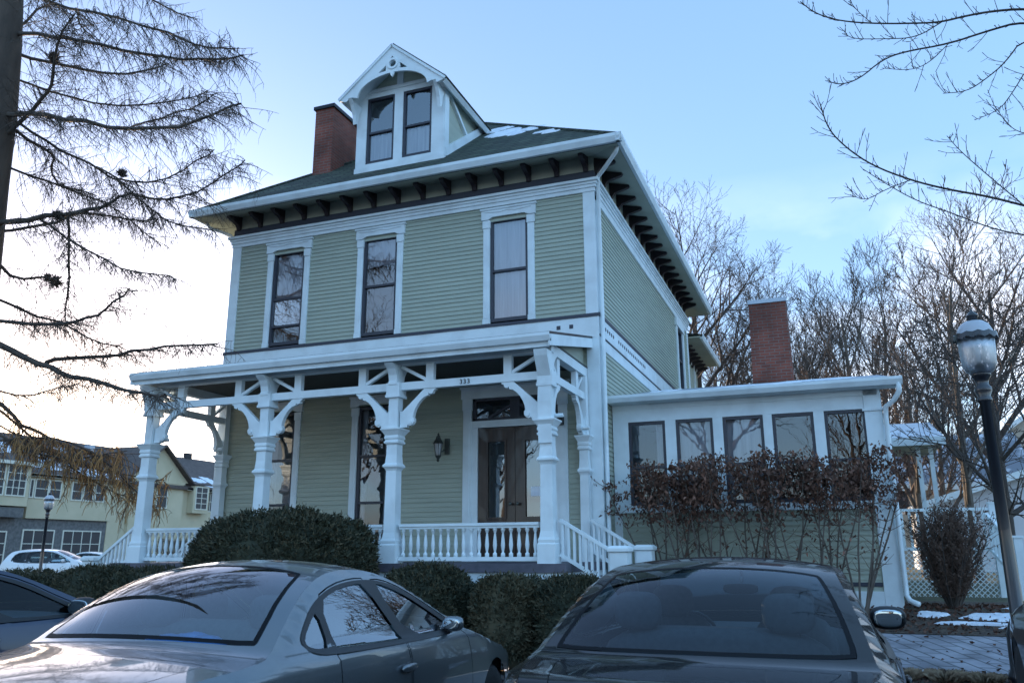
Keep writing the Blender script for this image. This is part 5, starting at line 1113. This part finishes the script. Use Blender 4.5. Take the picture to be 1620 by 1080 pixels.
# twiggy bush at the right, grass tufts by the brick walk
rnd = random.Random(77); c = Vector((5.02, .95, gz(.95))); rt = root('twiggy_bush', 'rounded leafless twiggy bush right of the sunroom corner', 'shrub', tuple(c)); A, B_ = MB(), MB()
for k in range(66):
    a = rnd.uniform(0, 6.28); s = rnd.uniform(.05, .62); pts = limb(Vector((cos(a) * .06, sin(a) * .06, 0)), Vector((cos(a) * s, sin(a) * s, 1)), rnd.uniform(1.1, 1.42) * (1 - .12 * s), 7, .08, .07, rnd); A.tube(pts, [.015, .013, .011, .009, .008, .006, .005, .003], 4, caps=False)
    for j in range(1, 8):
        for q in range(6):
            a2 = rnd.uniform(0, 6.28); sub = limb(pts[j], Vector((cos(a2), sin(a2), rnd.uniform(.3, 1.6))), rnd.uniform(.12, .34), 3, .2, .12, rnd); B_.tube(sub, [.0045, .004, .003, .002], 3, caps=False)
            for t in sub[1:]:
                if rnd.random() < .8: leafquad(B_.v, B_.f, t, Vector((rnd.gauss(0, 1), rnd.gauss(0, 1), rnd.gauss(0, 1))).normalized(), .04, rnd, .5)
A.build('stems', 'bark_dark', rt, True); B_.build('twigs', 'twig_reddish', rt)
for i, (x, y, r_, lab) in enumerate(((4.02, -2.95, .22, 'dry grass tuft beside the black sedan, left of the other two'), (4.42, -2.95, .24, 'dry grass tuft in the middle of the three by the brick walk'), (4.78, -3.0, .20, 'dry grass tuft nearest the dark vehicle at the right edge'))):
    b = MB(); z0 = gz(y)
    for k in range(900):
        a = rnd.uniform(0, 6.28); q = r_ * sqrt(rnd.random()) * .6; p = Vector((q * cos(a), q * sin(a), 0)); d = Vector((cos(a) * q * 2.2 + rnd.gauss(0, .25), sin(a) * q * 2.2 + rnd.gauss(0, .25), 1)).normalized(); h = rnd.uniform(.07, .17); u, v = perp(d); w_ = .004
        b.add([p - u * w_, p + u * w_, p + d * h * .6 + u * w_, p + d * h + Vector((0, 0, -h * .25)) + Vector((cos(a), sin(a), 0)) * h * .25], [(0, 1, 2, 3)])
    o = tag(b.build('grass_tuft', 'dry_grass'), lab, 'grass tuft', 'dry grass tufts by the brick walk'); o.location = (x, y, z0)
b = MB()
for s, (x, y, rx, ry) in enumerate(((5.6, .3, .5, .22), (4.65, .35, .22, .14), (5.1, -.1, .5, .06), (6.6, .8, .9, .3), (4.7, -2.75, .10, .06), (4.25, -2.7, .08, .05), (5.9, -.25, .5, .05))): blob(b, x, y, rx, ry, lambda x, y: gz(y) + .016, seed=s + 31, th=.03)
struct(b.build('snow_on_ground', 'snow'))
b = MB(); rnd = random.Random(9)
for k in range(2600):
    x, y = rnd.uniform(3.4, 8), rnd.uniform(-.6, 1.6); leafquad(b.v, b.f, Vector((x, y, gz(y) + .02)), Vector((rnd.gauss(0, 1), rnd.gauss(0, 1), .25)).normalized(), rnd.uniform(.03, .07), rnd, .7)
for k in range(500):
    x, y = rnd.uniform(3.4, 6), rnd.uniform(-3.18, -2.6); leafquad(b.v, b.f, Vector((x, y, gz(y) + .03)), Vector((rnd.gauss(0, 1), rnd.gauss(0, 1), .25)).normalized(), rnd.uniform(.03, .06), rnd, .7)
for k in range(170):
    x, y = rnd.uniform(3.4, 9), rnd.uniform(-3.1, -.7); leafquad(b.v, b.f, Vector((x, y, gz(y) + .014)), Vector((rnd.gauss(0, 1), rnd.gauss(0, 1), .08)).normalized(), rnd.uniform(.03, .06), rnd, .8)
struct(b.build('leaf_litter', 'dry_leaf'), 'stuff')

# ------------------------------------------------------------------ street lamps
def street_lamp(label, loc, H=3.86, group='street lamps', glow=0):
    r = root('street_lamp', label, 'street lamp', loc, 0, group); b = MB()
    b.lathe((0, 0, 0), [(.17, 0), (.17, .1), (.14, .16), (.13, .5), (.10, .6), (.070, .66), (.060, 1.5), (.056, H - .95), (.075, H - .94), (.075, H - .91), (.062, H - .88), (.085, H - .82), (.085, H - .78), (.06, H - .75), (.075, H - .68), (.098, H - .66), (.10, H - .60), (.06, H - .58), (.05, H - .53), (.02, H - .50)], 20)
    b.build('post', 'lamp_black', r, True); b = MB()
    b.lathe((0, 0, 0), [(.10, H - .63), (.145, H - .59), (.172, H - .52), (.184, H - .36), (.186, H - .20)], 24); b.build('globe', 'lamp_glass', r, True); b = MB()
    b.lathe((0, 0, 0), [(.185, H - .23), (.20, H - .21), (.19, H - .20), (.18, H - .14), (.15, H - .07), (.10, H - .03), (.05, H - .015), (.01, H)], 24); b.build('dome', 'lamp_dome', r, True); b = MB(); n = 48
    vs = []
    for i in range(n):
        a = 2 * pi * i / n; z = H - .235 + .014 * cos(a * 12); z2 = H - .175 + .010 * cos(a * 12); rr = .225
        vs += [(rr * cos(a), rr * sin(a), z), (.22 * cos(a), .22 * sin(a), z2), (.180 * cos(a), .180 * sin(a), H - .17), (.190 * cos(a), .190 * sin(a), H - .23)]
    b.add(vs, [(i * 4 + k, ((i + 1) % n) * 4 + k, ((i + 1) % n) * 4 + (k + 1) % 4, i * 4 + (k + 1) % 4) for i in range(n) for k in range(4)]); b.build('scalloped_rim', 'lamp_black', r, False); b = MB()
    b.lathe((0, 0, 0), [(.052, H - .02), (.052, H + .03), (.068, H + .035), (.06, H + .05), (.03, H + .085), (.012, H + .10), (.005, H + .13)], 14); b.build('finial', 'lamp_black', r, True); b = MB()
    b.lathe((0, 0, 0), [(.012, H - .5), (.022, H - .46), (.026, H - .38), (.018, H - .30), (.004, H - .28)], 10); b.build('bulb', 'snow', r, True)
    return r
mat('lamp_dome', (.42, .45, .50), .35, coat=.4)
L1 = street_lamp('black street lamp with a frosted dome in the right foreground', (5.16, -3.0, .16)); L1.rotation_euler = (0, radians(-.2), 0)
L2 = copy_tree(L1); L2.location = (-27.2, 12.6, 0); L2['label'] = 'small distant street lamp in front of the cream building at the left'

# ------------------------------------------------------------------ other vehicles
SUV = dict(
    edge=[(3.30, .30), (3.45, .50), (3.42, .80), (3.20, .95), (2.6, 1.04), (2.05, 1.10), (1.9, 1.14), (1.35, 1.38), (.95, 1.55), (.60, 1.61), (0, 1.63), (-.6, 1.61), (-1.0, 1.56), (-1.15, 1.47), (-1.38, 1.15), (-1.45, 1.0), (-1.50, .80), (-1.52, .60), (-1.45, .30)],
    belt=[(-1.5, 1.08), (-.7, 1.05), (1, 1.0), (2.1, .98), (3.0, .92), (3.5, .8)], plan=[(-1.5, .80), (-1.2, .88), (-.6, .94), (.5, .96), (2.3, .955), (2.9, .90), (3.25, .80), (3.45, .68)],
    crown=[(0, 0), (.10, .02), (.2, .05), (.35, .05), (.5, .05), (.7, .05), (.85, .03), (1, 0)], bow=[(0, .16), (.12, .14), (.2, .05), (.3, .08), (.42, .03), (.6, 0), (.72, -.03), (.85, -.08), (1, -.10)],
    tumble=.36, wr=.36, arch=.41, axles=(2.45, -.55), handles=[(.75, .98), (-.15, 1.0)], gv=(.90, .88, .86, .90), hood=[(3.25, .93), (2.15, 1.09)], trunk=[(-1.44, 1.02), (-1.51, .65)], tv=.85, mirror=(1.45, 1.14), mz=1.42,
    tail=[(-1.36, 1.18), (-1.45, 1.0)], head=[(3.38, .86), (3.15, .96)], plate=[(-1.48, .92), (-1.50, .78)], hrz=1.32)
SUV['screen_pts'] = [(1.85, 1.165), (.90, 1.56), (-1.08, 1.52), (-1.38, 1.15)]
SUV['windows'] = [(chaikin([(.72, 1.05), (.72, 1.50), (.92, 1.49), (1.3, 1.34), (1.62, 1.17), (1.66, 1.06)], 1), 0), (chaikin([(-.28, 1.07), (-.28, 1.50), (.2, 1.53), (.62, 1.515), (.62, 1.05)], 1), 1), (chaikin([(-.95, 1.2), (-.75, 1.46), (-.38, 1.50), (-.38, 1.08), (-.8, 1.10)], 1), None)]
SUV['dlo'] = chaikin([(-1.02, 1.17), (-.82, 1.49), (-.4, 1.535), (.2, 1.562), (.65, 1.548), (.93, 1.50), (1.3, 1.35), (1.70, 1.13), (1.72, 1.03), (0, 1.03), (-.9, 1.07)], 1)
SUV['doors'] = [chaikin([(.68, .34), (.68, .9), (.68, 1.545), (.95, 1.53), (1.4, 1.35), (1.76, 1.12), (1.78, .8), (1.77, .34)], 1), chaikin([(.1, .34), (-.1, .6), (-.30, .85), (-.33, 1.1), (-.33, 1.535), (.2, 1.565), (.65, 1.548), (.65, .9), (.65, .34)], 1)]
SUV2 = dict(SUV, mirror=(.9, 1.14))
carD, FD = make_car(SUV2, 'dark charcoal vehicle whose front fender shows at the right edge', (5.80, -6.9, 0), 0, 'paint_charcoal', 'car_glass_dark', detail=.8)
carE, _x = make_car(SUV, 'white sport utility vehicle parked side-on before the cream building', (-31.6, 16.3, 0), radians(-66), 'paint_white', 'car_glass_dark', detail=.55)
carF, _x = make_car(SEDAN_B, 'second white car, mostly hidden behind the nose of the white utility vehicle', (-37.6, 24.0, .12), radians(-64), 'paint_white', 'car_glass_dark', detail=.45)

# ------------------------------------------------------------------ buildings at the left
mat('cream_wall', (.56, .49, .34), .85, col2=(.50, .44, .30), scale=.8); mat('stone_wall', (.17, .165, .16), .9, col2=(.10, .10, .10), scale=5, detail=8, bump=.5)
mat('slate', (.075, .055, .05), .8, col2=(.11, .085, .075), scale=3, bump=.4); mat('cream_trim', (.66, .64, .54), .7); mat('beige_wall', (.46, .42, .35), .85, col2=(.41, .37, .31), scale=1); mat('white_wall', (.62, .63, .66), .8, col2=(.56, .57, .60), scale=1)
mat('dim_window', (.04, .042, .05), .25, spec=.3); mat('grey_roof', (.20, .215, .25), .8, col2=(.55, .58, .64), scale=.8, lo=.48, hi=.56)
tb = root('row_building', 'long cream two-storey building with a stone ground floor and dark snowy roofs at the left', 'building', (-56, 42, 0))
def tp_(b, name, m, smooth=False, sub=None):
    if sub: return b.build(name, m, sub, smooth)
    o = b.build(name, m, tb, smooth); o.location = (56, -42, 0); return o
b = MB(); b.box(-63, -51.25, 20, 60, 0, 3.92); tp_(b, 'stone_ground_floor', 'stone_wall')
b = MB(); b.box(-63, -51, 30.8, 38.35, 3.92, 7.0); b.box(-63, -51.2, 38.35, 60, 0, 7.0); b.box(-63, -50.4, 20, 30.3, 4.7, 7.7); b.box(-63, -50.9, 40.2, 46.2, 0, 7.5); b.box(-51.2, -50.5, 47.1, 49.1, 4.9, 7.35); tp_(b, 'upper_wall', 'cream_wall')
b = MB(); b.prism([(39.6, 7.5), (46.8, 7.5), (43.4, 10.3)], (-50.9 - .3, 0, 0), (0, 1, 0), (0, 0, 1), (1, 0, 0), .5); b.box(-51.0, -50.85, 40.1, 46.3, 7.35, 7.5); tp_(b, 'gable', 'cream_wall')
def slope(b, x0, x1, y0, y1, z0, z1, th=.18):
    b.hexa([(x0, y0, z0 - th), (x0, y1, z0 - th), (x1, y1, z1 - th), (x1, y0, z1 - th), (x0, y0, z0), (x0, y1, z0), (x1, y1, z1), (x1, y0, z1)])
b = MB(); slope(b, -50.6, -57, 30.2, 61, 7.1, 10.7); slope(b, -63.4, -57, 30.2, 61, 7.1, 10.7)
b.hexa([(-49.9, 18, 7.75), (-49.9, 30.9, 7.75), (-64, 30.9, 7.75), (-64, 18, 7.75), (-55.5, 22, 12.2), (-55.5, 26.6, 12.2), (-58, 26.6, 12.2), (-58, 22, 12.2)])
for s, yy in ((1, 47.1), (-1, 39.3)): b.bar((-50.55, yy, 7.35), (-50.55, 43.25, 10.55), .5, .15, up=(1, 0, 0)) if False else b.hexa([(-50.4, yy, 7.3), (-57, yy, 7.3), (-57, 43.2, 10.45), (-50.4, 43.2, 10.45), (-50.4, yy, 7.48), (-57, yy, 7.48), (-57, 43.2, 10.63), (-50.4, 43.2, 10.63)])
b.hexa([(-50.3, 46.9, 7.4), (-50.3, 49.4, 7.4), (-53, 49.4, 8.6), (-53, 46.9, 8.6), (-50.3, 46.9, 7.5), (-50.3, 49.4, 7.5), (-53, 49.4, 8.75), (-53, 46.9, 8.75)])
rf = tp_(b, 'roof', 'slate')
b = MB(); sl_ = (10.7 - 7.1) / 6.4
for s, (x, y, rx, ry) in enumerate(((-52.2, 33.2, .9, 2.0), (-51.6, 36.2, .6, 2.2), (-51.3, 38.6, .4, 1.2), (-52.0, 41, .5, 1.), (-52.0, 50.5, 1.0, 2.0), (-51.6, 53.5, .7, 2.4), (-53.6, 34, .5, .8), (-54.2, 46.9, .8, 1.6), (-55.2, 36.5, .5, .6))): b = MB(); blob(b, x, y, rx, ry, lambda x, y: 7.1 + (-50.6 - x) * sl_, seed=s + 60, th=.07); b.build('snow_patch', 'snow', rf)
b = MB(); blob(b, -51.2, 48.2, .6, 1.0, lambda x, y: 7.5 + (-50.3 - x) * .46, seed=71, th=.06); b.build('snow_patch', 'snow', rf)
b = MB(); blob(b, -51.4, 27.6, .9, 1.4, lambda x, y: 7.75 + (-49.9 - x) * .80, seed=73, th=.06); b.build('snow_patch', 'snow', rf)
b = MB(); b.box(-53.9, -53.3, 37.7, 38.2, 8.2, 10.1); b.build('chimney', 'galvanised', rf)
b = MB(); b.box(-57.2, -56.8, 52.6, 53.4, 10.6, 11.2); b.build('roof_vent', 'metal_dark', rf)
b = MB(); b.box(-50.75, -50.6, 30.2, 40, 6.9, 7.12); b.box(-50.05, -49.9, 18, 30.9, 7.55, 7.78); b.box(-50.75, -50.6, 46.4, 60, 6.9, 7.1); tp_(b, 'eave_board', 'cream_trim')
def bwin(y0, y1, z0, z1, nx, nz, x=-51.0, m='dim_window', fr_='cream_trim'):
    b = MB(); b.box(x - .02, x + .03, y0, y1, z0, z1); wn = tp_(b, 'window', m); b = MB(); t = .09
    for q in (y0 - t, y1): b.box(x - .02, x + .07, q, q + t, z0 - t, z1 + t)
    for q in (z0 - t, z1): b.box(x - .02, x + .07, y0, y1, q, q + t)
    for i in range(1, nx): yy = y0 + (y1 - y0) * i / nx; b.box(x + .031, x + .06, yy - .03, yy + .03, z0, z1)
    for i in range(1, nz): zz = z0 + (z1 - z0) * i / nz; b.box(x + .031, x + .055, y0, y1, zz - .025, zz + .025)
    tp_(b, 'window_frame', fr_, sub=wn)
for a, c in ((31.3, 32.3), (32.5, 33.4), (34.5, 35.35), (35.6, 36.4), (36.7, 37.5)): bwin(a, c, 5.45, 6.7, 1, 2)
bwin(30.85, 31.05, 5.45, 6.65, 1, 1)
for a, c in ((40.9, 41.8), (43.1, 44.2)): bwin(a, c, 5.25, 7.1, 1, 2, x=-50.9)
bwin(47.4, 48.8, 5.3, 7.2, 2, 4, x=-50.5); bwin(49.5, 50.6, 5.2, 6.9, 2, 2, x=-51.2); bwin(53, 54.2, 5.2, 6.9, 2, 2, x=-51.2)
bwin(26.8, 28.2, 5.45, 7.5, 3, 4, x=-50.4); bwin(28.5, 29.9, 5.45, 7.5, 3, 4, x=-50.4)
bwin(31.0, 33.5, 1.2, 3.05, 3, 2, x=-51.25); bwin(34.4, 37.8, 1.2, 3.05, 4, 2, x=-51.25); bwin(27.9, 29.6, .6, 2.9, 3, 3, x=-51.25)
b = MB(); b.box(-51.2, -50.5, 20, 30.2, 3.92, 4.6); tp_(b, 'canopy', 'stone_wall')
# low hedge of twigs before the building
b = MB(); rnd = random.Random(4)
for k in range(2600):
    p = Vector((rnd.uniform(-36.5, -35), rnd.uniform(28, 33.5), rnd.uniform(.2, 2.15))); 
    d = Vector((rnd.gauss(0, .5), rnd.gauss(0, .5), 1)).normalized(); b.tube([p, p + d * rnd.uniform(.2, .5)], [.015, .006], 3, caps=False)
tag(b.build('twig_hedge', 'twig', None, shift=(-35.7, 30.7, 0)), 'low leafless hedge seen over the left porch rail before the cream building', 'hedge').location = (-35.7, 30.7, 0)

# ------------------------------------------------------------------ yards and buildings at the right
def lattice_panel(b, x0, x1, y, z0, z1, s=.09):
    n = int((x1 - x0 + z1 - z0) / s)
    for i in range(n):
        for sg in (1, -1):
            c = x0 - (z1 - z0) + i * s if sg > 0 else x0 + i * s; a = Vector((c, y + .008 * sg, z0)); e = Vector((c + sg * (z1 - z0), y + .008 * sg, z1)); d = e - a
            t0 = max(0, (x0 - a.x) / d.x if sg > 0 else (x1 - a.x) / d.x); t1 = min(1, (x1 - a.x) / d.x if sg > 0 else (x0 - a.x) / d.x)
            if t1 - t0 > .03: b.bar(a + d * t0, a + d * t1, .012, .022, up=(0, 1, 0))
def fence_run(label, x0, x1, y, z0, zl, zt, posts):
    r = root('deck_railing', label, 'railing', ((x0 + x1) / 2, y, z0)); o = Vector(((x0 + x1) / 2, y, z0)); b = MB(); b.box(x0, x1, y - .04, y + .04, zt - .05, zt); b.box(x0, x1, y - .03, y + .03, zl, zl + .06); b.build('rail', 'white_trim', r, shift=o)
    b = MB(); n = int((x1 - x0) / .13)
    for i in range(n): xx = x0 + (i + .5) * (x1 - x0) / n; b.box(xx - .022, xx + .022, y - .02, y + .02, zl + .06, zt - .05)
    b.build('balusters', 'white_trim', r, shift=o); b = MB(); lattice_panel(b, x0, x1, y, z0, zl - .01); b.build('lattice', 'white_trim', r, shift=o)
    for p in posts: b = MB(); b.box(p - .06, p + .06, y - .061, y + .061, z0, zt + .06); b.box(p - .075, p + .075, y - .076, y + .076, zt + .061, zt + .09); b.build('post', 'white_trim', r, shift=o)
fence_run('white deck railing behind the twiggy bush, joining the sunroom corner', 4.45, 6.15, 3.6, .7, 1.48, 2.22, (6.12,))
r = root('stair_railing', 'white stair railing with a square newel right of the street lamp', 'railing', (6.3, 3.2, .7)); o3 = Vector((6.3, 3.2, .7)); b = MB(); b.bar((6.0, 3.55, 2.1), (6.25, 2.7, 1.55), .06, .05); b.bar((6.0, 3.55, 1.5), (6.25, 2.7, .95), .05, .05)
for i in range(8): f = (i + .5) / 8; p = Vector((6.0, 3.55, 2.1)).lerp(Vector((6.25, 2.7, 1.55)), f); b.box(p.x - .02, p.x + .02, p.y - .02, p.y + .02, p.z - .6, p.z)
b.build('balusters', 'white_trim', r, shift=o3); b = MB(); b.box(6.2, 6.32, 2.58, 2.70, .7, 1.68); b.box(6.18, 6.34, 2.56, 2.72, 1.68, 1.72); b.build('newel_post', 'white_trim', r, shift=o3)
r = root('back_porch', 'small back porch with a snowy roof and two thin white posts right of the sunroom', 'porch', (5.3, 10.5, .7)); o4 = Vector((5.3, 10.5, .7))
b = MB(); b.hexa([(4.2, 9.6, 4.20), (6.25, 9.6, 4.16), (6.25, 12.2, 4.85), (4.2, 12.2, 4.85), (4.2, 9.6, 4.26), (6.25, 9.6, 4.22), (6.25, 12.2, 4.93), (4.2, 12.2, 4.93)]); b.build('roof', 'snow', r, shift=o4)
b = MB(); b.box(4.2, 6.27, 9.56, 9.62, 4.02, 4.22); b.build('fascia', 'white_trim', r, shift=o4); b = MB(); b.box(4.2, 6.2, 9.7, 12.2, 4.02, 4.10); b.build('ceiling', 'soffit_cream', r, shift=o4)
for x in (5.66, 5.95): b = MB(); b.box(x - .05, x + .05, 9.95, 10.05, .7, 4.04); b.build('post', 'white_trim', r, shift=o4)
b = MB(); b.box(2.5, 4.3, 9.8, 12.5, .7, 4.3); b.build('side_wall', 'white_wall', r, shift=o4)
def house(label, cat, x0, x1, y0, y1, ze, zr, wall, roofm, axis='x', wins=()):
    o = Vector(((x0 + x1) / 2, (y0 + y1) / 2, .6)); r = root('neighbour_house', label, cat, tuple(o)); b = MB(); b.box(x0, x1, y0, y1, .4, ze)
    mx_, my_ = (x0 + x1) / 2, (y0 + y1) / 2
    if axis == 'y': b.prism([(x0, ze), (x1, ze), (mx_, zr)], (0, my_, 0), (1, 0, 0), (0, 0, 1), (0, 1, 0), y1 - y0 - .02)
    else: b.prism([(y0, ze), (y1, ze), (my_, zr)], (mx_, 0, 0), (0, 1, 0), (0, 0, 1), (1, 0, 0), x1 - x0 - .02)
    b.build('wall', wall, r, shift=o); b = MB(); e = .35
    if axis == 'x':
        for ya, sgn in ((y0, -1), (y1, 1)):
            k = (zr - ze) / (my_ - y0); ye = ya + sgn * e; z_ = ze - e * k; b.hexa([(x0 - e, ye, z_ + .02), (x1 + e, ye, z_ + .02), (x1 + e, my_, zr + .02), (x0 - e, my_, zr + .02), (x0 - e, ye, z_ + .16), (x1 + e, ye, z_ + .16), (x1 + e, my_, zr + .16), (x0 - e, my_, zr + .16)])
    else:
        for xa, sgn in ((x0, -1), (x1, 1)):
            k = (zr - ze) / (mx_ - x0); xe = xa + sgn * e; z_ = ze - e * k; b.hexa([(xe, y0 - e, z_ + .02), (mx_, y0 - e, zr + .02), (mx_, y1 + e, zr + .02), (xe, y1 + e, z_ + .02), (xe, y0 - e, z_ + .16), (mx_, y0 - e, zr + .16), (mx_, y1 + e, zr + .16), (xe, y1 + e, z_ + .16)])
    b.build('roof', roofm, r, shift=o)
    b = MB()
    if axis == 'y':
        k = (zr - ze) / (mx_ - x0)
        for xa, sgn in ((x0, -1), (x1, 1)): b.bar((xa + sgn * e, y0 - e - .03, ze - e * k + .04), (mx_, y0 - e - .03, zr + .04), .05, .24, up=(0, 0, 1))
    else: b.box(x0 - e, x1 + e, y0 - e - .05, y0 - e, ze - .4, ze - .12)
    b.build('eave_board', 'white_trim', r, shift=o)
    for (wx0, wx1, wz0, wz1) in wins:
        b = MB(); b.box(wx0, wx1, y0 - .03, y0 + .02, wz0, wz1); wn = b.build('window', 'dim_window', r, shift=o); b = MB()
        for a, c, d, f in ((wx0 - .1, wx0, wz0 - .1, wz1 + .1), (wx1, wx1 + .1, wz0 - .1, wz1 + .1), (wx0, wx1, wz0 - .1, wz0), (wx0, wx1, wz1, wz1 + .1), (wx0, wx1, (wz0 + wz1) / 2 - .03, (wz0 + wz1) / 2 + .03)): b.box(a, c, y0 - .07, y0, d, f)
        b.build('window_frame', 'white_trim', wn)
    return r
house('beige house with a broad snowy roof behind the back porch posts', 'house', 4.8, 12.2, 31, 39, 4.6, 7.1, 'beige_wall', 'grey_roof', 'x', ((6.3, 7.0, 3.2, 4.2), (9.0, 9.8, 2.6, 3.9)))
house('low white garage with a shallow gable behind the twiggy bush', 'garage', 6.6, 13.6, 21, 27, 3.0, 4.1, 'white_wall', 'grey_roof', 'y', ())
house('tall tan house partly hidden by branches at the right edge', 'house', 12.6, 20, 38, 47, 7.6, 10.2, 'beige_wall', 'slate', 'y', ((13.4, 14.4, 5.2, 6.8), (15.6, 16.6, 5.2, 6.8)))
